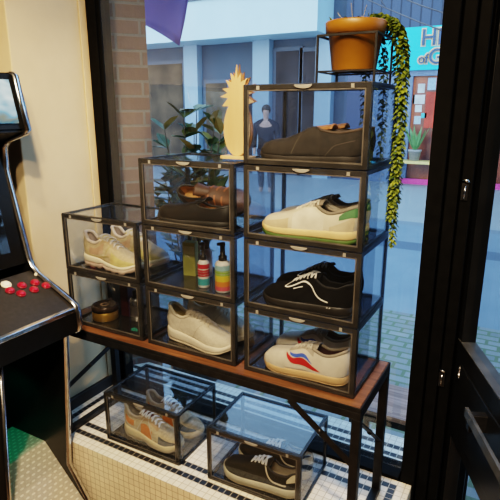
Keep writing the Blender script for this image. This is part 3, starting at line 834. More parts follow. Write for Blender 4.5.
t = thing('carton', 'yellowish green carton standing behind the slim spray bottle', 'carton', (XB + .075, .150, zf), .2)
mk('carton_body', bm, cm('olive_yellow_card', (.36, .36, .10), .6, var=.1), t, bevel=.001)
bm = B(); bx(bm, -.020, .020, -.0145, -.014, .075, .102)
mk('printed_panel', bm, cm('pale_card_print', (.52, .48, .24), .6), t)

zf = TZ + ZP
t = thing('round_tin', 'round tin with dark lid and brassy gold side', 'tin', (XC + .090, .082, zf))
bm = B(); lathe(bm, [(0, 0), (.045, 0), (.047, .003), (.047, .034), (.044, .036), (0, .036)], 40)
mk('tin_body', bm, cm('brass_tin', (.40, .24, .055), .3, .7, var=.2, scale=10), t, smooth=True, bevel=.0)
bm = B(); lathe(bm, [(.044, .034), (.0485, .034), (.0485, .050), (.046, .053), (.040, .054), (.038, .0525), (0, .0525)], 40)
lid = mk('lid', bm, cm('dark_brown_lid', (.06, .04, .03), .25, .4, var=.3, scale=20), t, smooth=True)
bm = B(); lathe(bm, [(.010, .0527), (.014, .0535), (.018, .0527)], 24)
mk('embossed_ring', bm, cm('brass_emboss', (.34, .24, .14), .3, .7), lid, smooth=True)
def carton(label, x, y, w, d, hh, c, c2, rz=0):
    t = thing('carton', label, 'carton', (x, y, zf), rz)
    bm = B(); bx(bm, -w / 2, w / 2, -d / 2, d / 2, 0, hh); mk('carton_body', bm, c, t, bevel=.001)
    bm = B(); bx(bm, -w * .36, w * .36, -d / 2 - .0006, -d / 2, hh * .3, hh * .85); mk('printed_panel', bm, c2, t)
carton('dark blue carton behind the round tin', XC + .045, .205, .046, .035, .118, cm('navy_card', (.03, .05, .085), .6), cm('navy_print', (.045, .07, .11), .6))
carton('dark maroon carton to the right of the round tin', XC + .142, .145, .036, .034, .118, cm('maroon_card', (.065, .012, .018), .5), cm('maroon_print', (.09, .02, .025), .5))
t = thing('metal_flask', 'small silver bottle beside the maroon carton', 'bottle', (XC + .206, .122, zf))
bm = B(); lathe(bm, [(0, 0), (.022, 0), (.0235, .004), (.0235, .078), (.019, .088), (.012, .092), (0, .092)], 24); mk('body', bm, cm('brushed_silver', (.55, .53, .50), .25, .9, var=.15), t, smooth=True)
bm = B(); lathe(bm, [(.012, .090), (.0125, .090), (.0125, .112), (.010, .114), (0, .114)], 18); mk('cap', bm, capb, t, smooth=True)
bm = B(); lathe(bm, [(.0236, .02), (.0241, .02), (.0241, .06), (.0236, .06)], 24); mk('label_band', bm, cm('dark_wrap_label', (.10, .09, .09), .5), t)

# ------------------------------------------------------------------ wooden pineapple
pz = TZ + 3 * h
pin = thing('wooden_pineapple', 'flat plywood pineapple cut-out standing on the middle stack of boxes', 'ornament', (-.090, .125, pz))
body = []
for i in range(33):
    a = pi * i / 32
    body.append((.044 * sin(a) * (1 + .08 * cos(a)), .088 - .080 * cos(a)))
prof = [(x, z) for x, z in body]
outl = [(-x, z) for x, z in prof] + [(x, z) for x, z in prof[::-1]]
bm = B()
poly = [(-x, z) for x, z in prof[1:-1]][::1]
poly = [(x, z) for x, z in prof] + [(-x, z) for x, z in prof[-2:0:-1]]
prism(bm, poly, lambda p: (p[0], -.004, p[1]), lambda p: (p[0], .004, p[1]))
mk('fruit_board', bm, M['plywood'], pin)
def crown(sc, seed, z0):
    pts = []
    tips = [(-.044, .150), (-.050, .176), (-.044, .198), (-.033, .222), (-.018, .240), (.000, .262), (.014, .240), (.032, .226), (.048, .208), (.044, .184), (.050, .160)]
    base = [(-.024, .142)]
    for i, (x, z) in enumerate(tips):
        pts.append((x * 1.1 * sc, z0 + (z - z0) * sc))
        if i < len(tips) - 1:
            mx, mz = (x + tips[i + 1][0]) / 2, (z + tips[i + 1][1]) / 2
            pts.append((mx * .62 * sc, z0 + (lerp(mz, .185, .38) - z0) * sc))
    return [(-.020, .148)] + pts + [(.020, .148)]
bm = B(); prism(bm, crown(1, 0, .15), lambda p: (p[0], -.0035, p[1]), lambda p: (p[0], .0035, p[1]))
mk('crown_board', bm, M['plywood'], pin)
bm = B(); prism(bm, [(x * 1.02 + .006, z + .002) for x, z in crown(1, 0, .15)], lambda p: (p[0], .0036, p[1]), lambda p: (p[0], .008, p[1]))
prism(bm, [(x * 1.04 + .003, z) for x, z in poly], lambda p: (p[0], .0041, p[1]), lambda p: (p[0], .008, p[1]))
mk('backing_board', bm, M['plyedge'], pin)
bm = B(); bx(bm, -.046, .050, -.022, .022, 0, .009)
mk('foot', bm, M['plywood'], pin, bevel=.001)

# ------------------------------------------------------------------ plant stand, pot, trailing plant
SZ = TZ + 3 * h + BH
std = thing('plant_stand', 'black wire plant stand on the tallest stack of boxes', 'stand', (.255, .122, SZ))
bm = B(); a = .072; zt = .110
ring = [(-a, -a, zt), (a, -a, zt), (a, a, zt), (-a, a, zt)]
for i in range(4):
    bar(bm, ring[i], ring[(i + 1) % 4], .005, .005)
mk('top_ring', bm, M['blackmetal'], std)
for (x, y, z) in ring:
    bm = B(); bar(bm, (x, y, .0), (x, y, zt), .005, .005)
    mk('leg', bm, M['blackmetal'], std)
bm = B()
for i in range(4):
    p, q = ring[i], ring[(i + 1) % 4]
    bar(bm, (p[0], p[1], .028), (q[0], q[1], .028), .004, .004)
bar(bm, (-a, 0, .028), (a, 0, .028), .004, .004); bar(bm, (0, -a, .028), (0, a, .028), .004, .004)
mk('base_ring', bm, M['blackmetal'], std)
pot = thing('trailing_potted_plant', 'mustard pot with long trailing leafy strands in the wire stand', 'potted plant', (.253, .122, SZ + .0305))
bm = B(); lathe(bm, [(0, 0), (.052, 0), (.055, .003), (.066, .086), (.0725, .088), (.0745, .112), (.0725, .115), (.069, .112), (.067, .09), (0, .09)], 40)
mk('pot', bm, M['terra'], pot, smooth=True, bevel=0)
bm = B(); lathe(bm, [(.066, .100), (.05, .104), (.02, .107), (0, .107)], 24)
mk('soil', bm, M['soil'], pot, smooth=True)

def leaf(bm, p, d, nrm, l, w, fold=.25):
    d = d.normalized(); s = d.cross(nrm)
    if s.length < 1e-5: s = d.cross(Vector((1, 0, 0)))
    s.normalize(); n = s.cross(d)
    v = [bm.verts.new(q) for q in (p, p + d * l * .35 + s * w + n * fold * w, p + d * l * .75 + s * w * .7 + n * fold * w, p + d * l, p + d * l * .75 - s * w * .7 + n * fold * w, p + d * l * .35 - s * w + n * fold * w, p + d * l * .5)]
    for i, j in ((0, 1), (1, 2), (2, 3), (3, 4), (4, 5), (5, 0)):
        bm.faces.new((v[6], v[i], v[j]))

def strand(path, rr, n, m, l=.014, w=.006):
    f = [curve([(i / (len(path) - 1), p[k]) for i, p in enumerate(path)]) for k in range(3)]
    fr = curve([(i / (len(rr) - 1), q) for i, q in enumerate(rr)])
    bm = B()
    tube(bm, [Vector((f[0](u / 20), f[1](u / 20), f[2](u / 20))) for u in range(21)], .0015, 5)
    for i in range(n):
        u = i / n
        p = Vector((f[0](u), f[1](u), f[2](u)))
        d = Vector((f[0](min(1, u + .02)), f[1](min(1, u + .02)), f[2](min(1, u + .02)))) - p
        a = i * 2.4 + random.uniform(-.4, .4)
        o = Vector((cos(a), sin(a), random.uniform(-.2, .3)))
        r_ = fr(u) * random.uniform(.5, 1.0)
        leaf(bm, p + o * r_ * .5, (o * .8 + d.normalized() * .9).normalized(), o, l * random.uniform(.8, 1.25), w * random.uniform(.8, 1.2))
    return mk('strand', bm, m, pot, smooth=False)

Z = lambda z: z + H0 - SZ - .0305        # from rack-top heights to pot-local
def loc(x, y, z): return (x - .253, y - .122, Z(z))
strand([loc(.255, .14, .945), loc(.30, .15, .965), loc(.340, .150, .945), loc(.366, .140, .88), loc(.374, .130, .78), loc(.376, .130, .66), loc(.372, .132, .56), loc(.370, .135, .47)], [.010, .018, .020, .022, .022, .020, .015, .008], 560, M['leaf'], .0145, .006)
strand([loc(.27, .17, .945), loc(.31, .19, .962), loc(.352, .175, .93), loc(.372, .160, .84), loc(.376, .150, .70), loc(.374, .150, .58), loc(.374, .150, .48), loc(.373, .150, .395)], [.008, .012, .012, .012, .012, .010, .008, .008], 300, M['leaf'], .013, .0052)
strand([loc(.28, .19, .945), loc(.315, .215, .955), loc(.345, .225, .90), loc(.355, .23, .80), loc(.358, .232, .68), loc(.360, .23, .58), loc(.362, .228, .50)], [.006, .009, .010, .009, .008, .008, .006], 130, M['leafdark'], .013, .005)
strand([loc(.22, .18, .945), loc(.23, .225, .950), loc(.235, .272, .88), loc(.240, .278, .76), loc(.240, .278, .66)], [.01, .012, .014, .014, .01], 160, M['leafdark'], .015, .006)
strand([loc(.26, .19, .945), loc(.27, .235, .945), loc(.285, .276, .87), loc(.290, .280, .74), loc(.292, .280, .58)], [.01, .012, .014, .014, .01], 180, M['leafdark'], .015, .006)
strand([loc(.27, .18, .945), loc(.30, .23, .95), loc(.322, .275, .87), loc(.326, .282, .70), loc(.326, .282, .54)], [.01, .012, .014, .012, .01], 180, M['leafdark'], .015, .006)
bm = B()
for k in range(46):
    a = random.uniform(0, 2 * pi); r_ = random.uniform(.01, .06)
    p = Vector((cos(a) * r_, sin(a) * r_, .105))
    leaf(bm, p, Vector((cos(a) * .6 + .3, sin(a) * .6, random.uniform(.3, 1))), Vector((0, 0, 1)), random.uniform(.014, .026), .007)
mk('leaf_crown', bm, M['leaf'], pot)
for k in range(5):
    a = random.uniform(0, 2 * pi)
    p = Vector((cos(a) * .03, sin(a) * .03, .104)); q = p + Vector((cos(a) * .02, sin(a) * .02, random.uniform(.02, .05)))
    bm = B(); tube(bm, [p, (p + q) / 2 + Vector((0, 0, .006)), q], .0009, 5)
    mk('bare_stem', bm, M['palestem'], pot)

# ------------------------------------------------------------------ arcade cabinet (faces the room, back against the cream wall)
YF = -.075                        # outer face of its far side
YN = -.56
arc = thing('arcade_cabinet', 'black arcade cabinet with chrome edging and red buttons at left', 'arcade cabinet', (-.76, (YF + YN) / 2, 0))
al = lambda bm: (bmesh.ops.translate(bm, verts=bm.verts, vec=Vector((.76, -(YF + YN) / 2, 0))), bm)[1]
Zr = lambda z: z + H0
profile = [(-1.05, Zr(.868)), (-.785, Zr(.858)), (-.768, Zr(.850)), (-.734, Zr(.685)), (-.750, Zr(.672)), (-.840, Zr(.646)), (-.862, Zr(.625)), (-.867, Zr(.55)), (-.803, Zr(.250)), (-.790, Zr(.225)), (-.765, Zr(.205)),
           (-.612, Zr(.132)), (-.594, Zr(.120)), (-.585, Zr(.098)), (-.581, Zr(.050)), (-.584, Zr(.036)), (-.598, Zr(.024)), (-.648, Zr(.020)), (-.656, Zr(.012)), (-.713, Zr(-.54)), (-.630, Zr(-.664)), (-.622, Zr(-.69)), (-.622, .0), (-1.05, 0)]
def molding_path():
    return profile[1:-1]
for ya, yb in ((YF - .020, YF), (YN, YN + .020)):
    bm = B(); prism(bm, profile, lambda p: (p[0], ya, p[1]), lambda p: (p[0], yb, p[1]))
    sd = mk('side_panel', al(bm), M['arcblack'], arc)
    bm = B()
    mp = molding_path()
    for side, r_ in ((0, 0),):
        pr = None
        n = len(mp)
        for i, p in enumerate(mp):
            a = Vector(mp[max(i - 1, 0)]); b = Vector(mp[min(i + 1, n - 1)])
            d = (b - a).normalized(); nn = Vector((-d.y, d.x))
            if nn.x < 0 and False: nn = -nn
            q = Vector(p)
            cur = []
            for (o_, yy) in ((-.0005, ya - .001), (.004, ya + .001), (.0055, (ya + yb) / 2), (.004, yb - .001), (-.0005, yb + .001)):
                w_ = q + nn * o_
                cur.append(bm.verts.new((w_.x, yy, w_.y)))
            if pr:
                for k in range(4): bm.faces.new((pr[k], pr[k + 1], cur[k + 1], cur[k]))
            pr = cur
    mk('chrome_edge', al(bm), M['chrome'], sd, smooth=True)
ya, yb = YN + .020, YF - .020
def slab(name, a, b, th, m, y0=ya, y1=yb, bevel=0):      # a board between the sides along the profile segment a-b, thickness th inward
    a, b = Vector(a), Vector(b); d = (b - a).normalized(); n = Vector((d.y, -d.x)) * th
    bm = B(); prism(bm, [a, b, b + n, a + n], lambda p: (p[0], y0, p[1]), lambda p: (p[0], y1, p[1]))
    return mk(name, al(bm), m, arc, bevel=bevel)
def marq():  # blue artwork, with the window's reflection put into the colour
    m = bpy.data.materials.new('blue_marquee_print_reflection'); m.use_nodes = True
    b = m.node_tree.nodes['Principled BSDF']; b.inputs['Roughness'].default_value = .25; b.inputs['Specular IOR Level'].default_value = .25
    k = NT(m); tc = k.n('ShaderNodeTexCoord')
    nz = k.n('ShaderNodeTexNoise'); nz.inputs['Scale'].default_value = 9; nz.inputs['Detail'].default_value = 2; nz.inputs['Distortion'].default_value = 1.2
    k.l(tc.outputs['Object'], nz.inputs['Vector'])
    rp = k.n('ShaderNodeValToRGB')
    cr = rp.color_ramp; cr.elements[0].color = (.03, .10, .18, 1); cr.elements[0].position = .32; cr.elements[1].color = (.42, .56, .68, 1); cr.elements[1].position = .74
    e = cr.elements.new(.5); e.color = (.08, .21, .38, 1); e = cr.elements.new(.42); e.color = (.10, .13, .13, 1)
    k.l(nz.outputs['Fac'], rp.inputs[0]); k.l(rp.outputs[0], b.inputs['Base Color'])
    k.l(rp.outputs[0], b.inputs['Emission Color']); b.inputs['Emission Strength'].default_value = .12
    return m
slab('marquee_box', (-.779, Zr(.848)), (-.748, Zr(.688)), .05, M['arcblack'])
slab('marquee_panel', (-.772, Zr(.836)), (-.745, Zr(.706)), .02, marq(), y1=yb - .012)
slab('head_top', (-1.05, Zr(.864)), (-.776, Zr(.853)), .02, M['arcblack'])
slab('speaker_panel', (-.752, Zr(.678)), (-.868, Zr(.642)), .012, M['arcblack'])
slab('bezel', (-.878, Zr(.63)), (-.808, Zr(.238)), .014, M['arcblack'])
slab('screen', (-.871, Zr(.60)), (-.815, Zr(.285)), .012, M['screen'], y0=ya + .05, y1=yb - .05)
# sloping control deck
dk0, dk1 = Vector((-.792, Zr(.213))), Vector((-.588, Zr(.112)))
slab('control_deck', dk0, dk1, .016, M['arcdeck'])
bm = B(); prism(bm, [(-.5865, Zr(.114)), (-.5865, Zr(.100)), (-.600, Zr(.100)), (-.600, Zr(.118))], lambda p: (p[0], ya, p[1]), lambda p: (p[0], yb, p[1]))
mk('deck_edge_trim', al(bm), M['chrome'], arc, bevel=.002)
slab('control_front', (-.588, Zr(.100)), (-.586, Zr(.032)), .014, M['arcblack'])
slab('control_underside', (-.586, Zr(.030)), (-.668, Zr(.024)), .012, M['arcblack'])
dd = (dk1 - dk0).normalized(); dn = Vector((-dd.y, dd.x))
def button(u, y, r, m1, m2, nm):
    c = dk0 + dd * u + dn * .0005
    bm = B(); lathe(bm, [(0, 0), (r, 0), (r, .003), (r * .82, .0045), (r * .76, .003)], 24)
    rot = Matrix.Rotation(-math.atan2(dd.y, dd.x), 3, 'Y')
    def pl(bm): 
        bmesh.ops.rotate(bm, verts=bm.verts, cent=(0, 0, 0), matrix=rot)
        bmesh.ops.translate(bm, verts=bm.verts, vec=(c.x, y, c.y)); return al(bm)
    ro = mk(nm, pl(bm), m2, arc, smooth=True)
    bm = B(); lathe(bm, [(r * .74, .001), (r * .74, .007), (r * .66, .0085), (0, .0078)], 24)
    mk('plunger', pl(bm), m1, ro, smooth=True)
on_deck = [(32, 300), (23, 308), (14, 316), (43, 301), (34, 308), (25, 317)]
def deckpt(u, v):
    d = fw + rt * ((u - 250) / FPX) - up * ((v - 250) / FPX)
    p0 = Vector((dk0.x, 0, dk0.y)); n = Vector((dn.x, 0, dn.y))
    o_ = CAM + Vector((0, 0, H0)); t = (p0 - o_).dot(n) / d.dot(n); q = o_ + d * t
    return (Vector((q.x, q.z)) - dk0).dot(dd), q.y
BUT = [(35, 283), (22, 286), (10, 291), (46, 286), (34, 290), (21, 294)]
for u, v in BUT:
    q = deckpt(u, v); button(q[0], q[1], .0150, M['red'], M['redring'], 'push_button')
q = deckpt(6, 285); button(q[0], q[1], .0165, M['white'], M['white'], 'start_button')
q = deckpt(36, 275); button(q[0], q[1], .0065, M['white'], M['white'], 'small_button')
# lower front: black recess panel, coin-door column, sloping tread plate
slab('recess_panel', (-1.03, Zr(.03)), (-1.03, Zr(-.50)), .012, M['arcblack'])
bm = B(); YC = -.335
prism(bm, [(-.650, Zr(.014)), (-.713, Zr(-.54)), (-.622, Zr(-.68)), (-.622, 0), (-.86, 0), (-.86, Zr(.014))], lambda p: (p[0], ya, p[1]), lambda p: (p[0], YC, p[1]))
col_ = mk('coin_column', al(bm), M['arcblack'], arc)
bm = B()
pp = [(-.650, Zr(.014)), (-.713, Zr(-.54)), (-.624, Zr(-.675)), (-.622, .01)]
tube(bm, [(x + .002, YC - .007, z) for x, z in pp], .0085, 10)
mk('chrome_edge', al(bm), M['chrome'], col_, smooth=True)
def tread():
    m = bpy.data.materials.new('tread_plate'); m.use_nodes = True
    b = m.node_tree.nodes['Principled BSDF']; b.inputs['Roughness'].default_value = .42; b.inputs['Metallic'].default_value = .25
    k = NT(m); tc = k.n('ShaderNodeTexCoord'); mp = k.n('ShaderNodeMapping'); mp.inputs['Rotation'].default_value = (0, 0, .0)
    k.l(tc.outputs['Object'], mp.inputs[0]); sp = k.n('ShaderNodeSeparateXYZ'); k.l(mp.outputs[0], sp.inputs[0])
    u = k.m('DIVIDE', sp.outputs[1], .024); v = k.m('DIVIDE', k.m('SUBTRACT', sp.outputs[0], k.m('MULTIPLY', sp.outputs[2], .45)), .019)
    iv = k.m('FLOOR', v); u = k.m('ADD', u, k.m('MULTIPLY', k.m('MODULO', iv, 2), .5))
    fu = k.m('SUBTRACT', k.m('FRACT', u), .5); fv = k.m('SUBTRACT', k.m('FRACT', v), .5)
    r = k.m('SQRT', k.m('ADD', k.m('POWER', k.m('MULTIPLY', fu, 1.0), 2), k.m('POWER', k.m('MULTIPLY', fv, 1.7), 2)))
    g = k.m('LESS_THAN', r, .30)
    nz = k.n('ShaderNodeTexNoise'); nz.inputs['Scale'].default_value = 140; k.l(tc.outputs['Object'], nz.inputs['Vector'])
    base = k.mix(nz.outputs['Fac'], (.32, .29, .25), (.50, .46, .41))
    k.l(k.mix(g, base, (.64, .61, .56)), b.inputs['Base Color'])
    bp = k.n('ShaderNodeBump'); bp.inputs['Strength'].default_value = .6; bp.inputs['Distance'].default_value = .004
    k.l(g, bp.inputs['Height']); k.l(bp.outputs[0], b.inputs['Normal'])
    return m
bm = B(); tpl = [(-1.018, Zr(-.478)), (-.826, Zr(-.478)), (-.634, Zr(-.675)), (-.640, Zr(-.681)), (-.829, Zr(-.488)), (-1.018, Zr(-.488))]
prism(bm, tpl, lambda p: (p[0], YC, p[1]), lambda p: (p[0], yb, p[1]))
mk('tread_plate', al(bm), tread(), arc)
bm = B(); prism(bm, [(-.640, Zr(-.69)), (-.630, Zr(-.675)), (-.628, 0), (-.642, 0)], lambda p: (p[0], YC, p[1]), lambda p: (p[0], yb, p[1]))
mk('kick_board', al(bm), M['arcblack'], arc)
slab('back_panel', (-1.05, 0.0), (-1.05, Zr(.86)), .012, M['arcblack'])
bm = B(); bx(bm, -.012, .012, -.006, .006, -.005, .005)
bmesh.ops.translate(bm, verts=bm.verts, vec=(-.73, YC + .008, Zr(-.16)))
mk('green_indicator', al(bm), mat('green_led_lens', (.03, .6, .3), .3, emit=2.5), arc)

# ------------------------------------------------------------------ outside: ground, brick pillar, plant, pennant, people, buildings
GZ = H0 - .92
def ground_mat():
    m = bpy.data.materials.new('street_surface'); m.use_nodes = True
    b = m.node_tree.nodes['Principled BSDF']; b.inputs['Roughness'].default_value = .55
    k = NT(m); tc = k.n('ShaderNodeTexCoord'); sp = k.n('ShaderNodeSeparateXYZ'); k.l(tc.outputs['Object'], sp.inputs[0])
    br = k.n('ShaderNodeTexBrick'); br.inputs['Scale'].default_value = 2.9
    br.inputs['Color1'].default_value = (.19, .20, .205, 1); br.inputs['Color2'].default_value = (.26, .265, .27, 1); br.inputs['Mortar'].default_value = (.13, .16, .09, 1)
    br.inputs['Mortar Size'].default_value = .035
    k.l(tc.outputs['Object'], br.inputs['Vector'])
    nz = k.n('ShaderNodeTexNoise'); nz.inputs['Scale'].default_value = 2.2; nz.inputs['Detail'].default_value = 6; k.l(tc.outputs['Object'], nz.inputs['Vector'])
    asp = k.mix(nz.outputs['Fac'], (.14, .19, .25), (.25, .30, .36))
    y = sp.outputs[1]
    c = k.mix(k.m('GREATER_THAN', y, 3.0), br.outputs['Color'], asp)
    curb = k.m('MULTIPLY', k.m('GREATER_THAN', y, 5.1), k.m('LESS_THAN', y, 5.5))
    c = k.mix(curb, c, (.11, .14, .19))
    walk = k.m('GREATER_THAN', y, 6.7)
    c = k.mix(walk, c, (.34, .36, .37))
    c = k.mix(k.m('MULTIPLY', k.m('GREATER_THAN', y, 6.55), k.m('LESS_THAN', y, 6.8)), c, (.20, .23, .27))
    k.l(c, b.inputs['Base Color'])
    return m
bm = B(); bx(bm, -30, 22, .46, 40, GZ - .3, GZ)
struct('ground', bm, ground_mat(), 'street with pavers near the shop and blue grey asphalt beyond', 'street', loc=(0, 0, 0))

# tiled sill step outside the window, and a small wooden bench on the pavement
bm = B(); bx(bm, 0, 1.45, 0, .155, -ZL + GZ, 0)
bm.normal_update()
for f_ in bm.faces: f_.material_index = 0 if abs(f_.normal.z) > .5 else 1
tag(mk('trim_4', bm, [tile_mat('outside_mosaic', 0, 1, border=(-900, 900, 1, 900)), M['tilefront']], loc=(-.95, .432, ZL - .003)), 'white mosaic tiled step outside the window with black lines', 'step', kind='structure')
ob = thing('outdoor_bench', 'small wooden bench with black steel frame outside behind the rack', 'bench', (.36, .80, GZ))
zb0 = ZL - GZ + .02
bm = B()
bx(bm, -.235, .235, -.128, .128, zb0 - .022, zb0)
mk('seat', bm, wood_mat('weathered_pinkish_wood', (.22, .135, .11), (.40, .27, .23)), ob, bevel=.002)
bm = B(); bx(bm, -.235, .235, -.128, -.103, zb0 - .050, zb0 - .0225); bx(bm, -.235, .235, .103, .128, zb0 - .050, zb0 - .0225)
bx(bm, -.235, -.21, -.103, .103, zb0 - .050, zb0 - .0225); bx(bm, .21, .235, -.103, .103, zb0 - .050, zb0 - .0225)
mk('frame', bm, M['blackmetal'], ob)
for sx_ in (-.235, .21):
    for sy_ in (-.128, .103):
        bm = B(); bx(bm, sx_, sx_ + .025, sy_, sy_ + .025, 0, zb0 - .05); mk('leg', bm, M['blackmetal'], ob)
bm = B(); bar(bm, (.02, -.118, zb0 - .045), (.222, -.118, zb0 - .22), .018, .005); mk('brace', bm, M['blackmetal'], ob)

# splayed brick pillar just outside the window
bm = B()
p0, p1 = Vector((-.95, .435)), Vector((-.775, .66))
poly = [(-.99, .46), (-.845, .64), (-1.05, .86), (-1.6, .86), (-1.6, .46)]
d_ = Vector((.145, .18)).normalized()
prism(bm, [(x + .99, y - .46) for x, y in poly], lambda p: (p[0], p[1], GZ), lambda p: (p[0], p[1], 3.2))
ro = Matrix.Rotation(-math.atan2(d_.y, d_.x), 3, 'Z')
bmesh.ops.rotate(bm, verts=bm.verts, cent=(0, 0, 0), matrix=ro)
o = struct('wall_brick', bm, brick_mat('brown_brick', (.155, .088, .066), (.21, .125, .098), (.20, .17, .145), 1.0, bw=.205, rh=.062, msize=.006), 'reddish brown brick pillar outside the left edge of the window', 'brick wall', loc=(-.99, .46, 0))
o.rotation_euler = (0, 0, math.atan2(d_.y, d_.x))

# leafy shrub in a planter
px_, py_ = -1.08, 1.25
sh = thing('potted_shrub', 'tall leafy shrub with green and brownish leaves in a planter outside the window', 'plant', (px_, py_, GZ))
bm = B(); lathe(bm, [(0, 0), (.15, 0), (.20, .38), (.21, .38), (.21, .42), (.19, .42), (.185, .37), (0, .37)], 28)
mk('planter', bm, M['planter'], sh, smooth=True)
random.seed(21)
bs, bl1, bl2 = B(), B(), B()
for k in range(22):
    a = random.uniform(0, 2 * pi); sp_ = random.uniform(.05, .27); hh = random.uniform(1.22, 1.68) - sp_ * .3
    b0 = Vector((cos(a) * .05, sin(a) * .05, .37)); b2 = Vector((cos(a) * sp_, sin(a) * sp_ * .8, hh)); b1 = (b0 + b2) / 2 + Vector((cos(a) * -.03, sin(a) * -.03, .1))
    path = [b0 * (1 - u) ** 2 + b1 * 2 * u * (1 - u) + b2 * u * u for u in [i / 10 for i in range(11)]]
    tube(bs, path, [.008 - .0055 * i / 10 for i in range(11)], 6)
    for i in range(4, 11):
        for r_ in range(3 if i > 6 else 1):
            a2 = random.uniform(0, 2 * pi)
            d = Vector((cos(a2), sin(a2), random.uniform(.0, 1.1)))
            leaf(bl2 if random.random() < .28 else bl1, path[i], d, Vector((0, 0, 1)), random.uniform(.095, .145), random.uniform(.026, .040), .3)
mk('stems', bs, M['bark'], sh, smooth=True)
mk('green_foliage', bl1, M['leafbig'], sh)
mk('brown_foliage', bl2, M['leafbrown'], sh)

# purple pennant hanging outside
f = thing('pennant', 'purple pointed fabric pennant hanging outside above the street', 'flag', (-1.05, 1.2, H0 + 1.9))
A1, A2, A3 = at(148, 27, 1.2), at(182, 47, 1.2), at(191, -12, 1.2)
bm = B(); n = 10
L0 = at(128, -40, 1.2); R0 = at(196, -44, 1.2)
for i in range(n + 1):
    pass
g = []
for i in range(n + 1):
    u = i / n
    top = L0.lerp(R0, u); 
    bot = at(120, 10, 1.2).lerp(A2, u / .82) if u < .82 else A2.lerp(A3, (u - .82) / .18)
    g.append([bm.verts.new(top.lerp(bot, j / 8) + Vector((0, .012 * sin(u * 9 + j * .4), 0)) - Vector(f.location)) for j in range(9)])
for i in range(n):
    for j in range(8): bm.faces.new((g[i][j], g[i + 1][j], g[i + 1][j + 1], g[i][j + 1]))
mk('cloth', bm, cm('purple_cloth', (.27, .19, .50), .8, var=.08, scale=4), f, smooth=True, solid=.002)
bm = B(); tube(bm, [L0 + Vector((-.3, 0, .0)) - Vector(f.location), R0 + Vector((.06, 0, .0)) - Vector(f.location)], .012, 10)
mk('pole', bm, M['blackmetal'], f, smooth=True)

# passer-by
def person(label, x, y, rz, coat, legs, hairc, s=1.0):
    t = thing('person', label, 'person', (x, y, GZ), rz)
    skin = cm('skin', (.50, .30, .22), .6)
    def skinned(name, V, E, m, parent, sub=2):
        me = bpy.data.meshes.new(name); me.from_pydata([v[0] for v in V], E, [])
        o = bpy.data.objects.new(name, me); C.objects.link(o); o.parent = parent
        me.materials.append(m)
        sk = o.modifiers.new('skin', 'SKIN'); 
        for i, v in enumerate(V):
            d = me.skin_vertices[0].data[i]; d.radius = v[1] if isinstance(v[1], tuple) else (v[1], v[1]); d.use_root = (i == 0)
        sb = o.modifiers.new('sub', 'SUBSURF'); sb.levels = sub; sb.render_levels = sub
        return o
    V = [((0, 0, .95), (.15, .10)), ((0, 0, 1.18), (.14, .10)), ((0, 0, 1.38), (.17, .10)), ((0, 0, 1.47), .06), ((0, -.01, 1.54), .055), ((0, -.02, 1.63), (.075, .09)), ((0, -.015, 1.71), (.055, .065)),
         ((.19, 0, 1.38), .055), ((.23, 0, 1.12), .042), ((.22, -.08, .90), .032), ((.22, -.12, .80), .03),
         ((-.19, 0, 1.38), .055), ((-.23, 0, 1.12), .042), ((-.22, -.08, .90), .032), ((-.22, -.12, .80), .03),
         ((.09, 0, .86), .085), ((.10, -.03, .48), .06), ((.10, .03, .09), .045), ((.10, -.10, .05), .04),
         ((-.09, 0, .86), .085), ((-.10, .0, .48), .06), ((-.10, .10, .09), .045), ((-.10, -.02, .05), .04)]
    E = [(0, 1), (1, 2), (2, 3), (3, 4), (4, 5), (5, 6), (2, 7), (7, 8), (8, 9), (9, 10), (2, 11), (11, 12), (12, 13), (13, 14), (0, 15), (15, 16), (16, 17), (17, 18), (0, 19), (19, 20), (20, 21), (21, 22)]
    skinned('body', V, E, skin, t)
    V2 = [((0, 0, .80), (.19, .14)), ((0, 0, 1.15), (.165, .125)), ((0, 0, 1.40), (.185, .12)), ((0, 0, 1.54), .075), ((.205, 0, 1.37), .075), ((.24, 0, 1.12), .062), ((.225, -.075, .91), .05), ((-.205, 0, 1.37), .075), ((-.24, 0, 1.12), .062), ((-.225, -.075, .91), .05)]
    skinned('coat', V2, [(0, 1), (1, 2), (2, 3), (2, 4), (4, 5), (5, 6), (2, 7), (7, 8), (8, 9)], coat, t)
    V3 = [((0, 0, .90), (.16, .11)), ((.09, 0, .84), .10), ((.10, -.03, .48), .075), ((.10, .03, .10), .062), ((-.09, 0, .84), .10), ((-.10, 0, .48), .075), ((-.10, .10, .10), .062)]
    skinned('trousers', V3, [(0, 1), (1, 2), (2, 3), (0, 4), (4, 5), (5, 6)], legs, t)
    bm = B(); bmesh.ops.create_uvsphere(bm, u_segments=16, v_segments=10, radius=.105)
    for v in list(bm.verts):
        if v.co.z < -.03 and v.co.y < .02: v.co.y = max(v.co.y, .02)
    bmesh.ops.scale(bm, verts=bm.verts, vec=(.9, 1.05, 1.0)); bmesh.ops.translate(bm, verts=bm.verts, vec=(0, .015, 1.68))
    mk('hair', bm, hairc, t, smooth=True)
    t.scale = (s, s, s)
pp_ = at(266, 120, 8.2)
person('passer-by in a dark coat on the pavement across the street', pp_.x, 8.2, .4, cm('dark_coat', (.012, .012, .018), .8), cm('dark_trousers', (.035, .04, .06), .8), cm('dark_hair', (.05, .035, .025), .7))
pp_ = at(290, 200, 8.0)

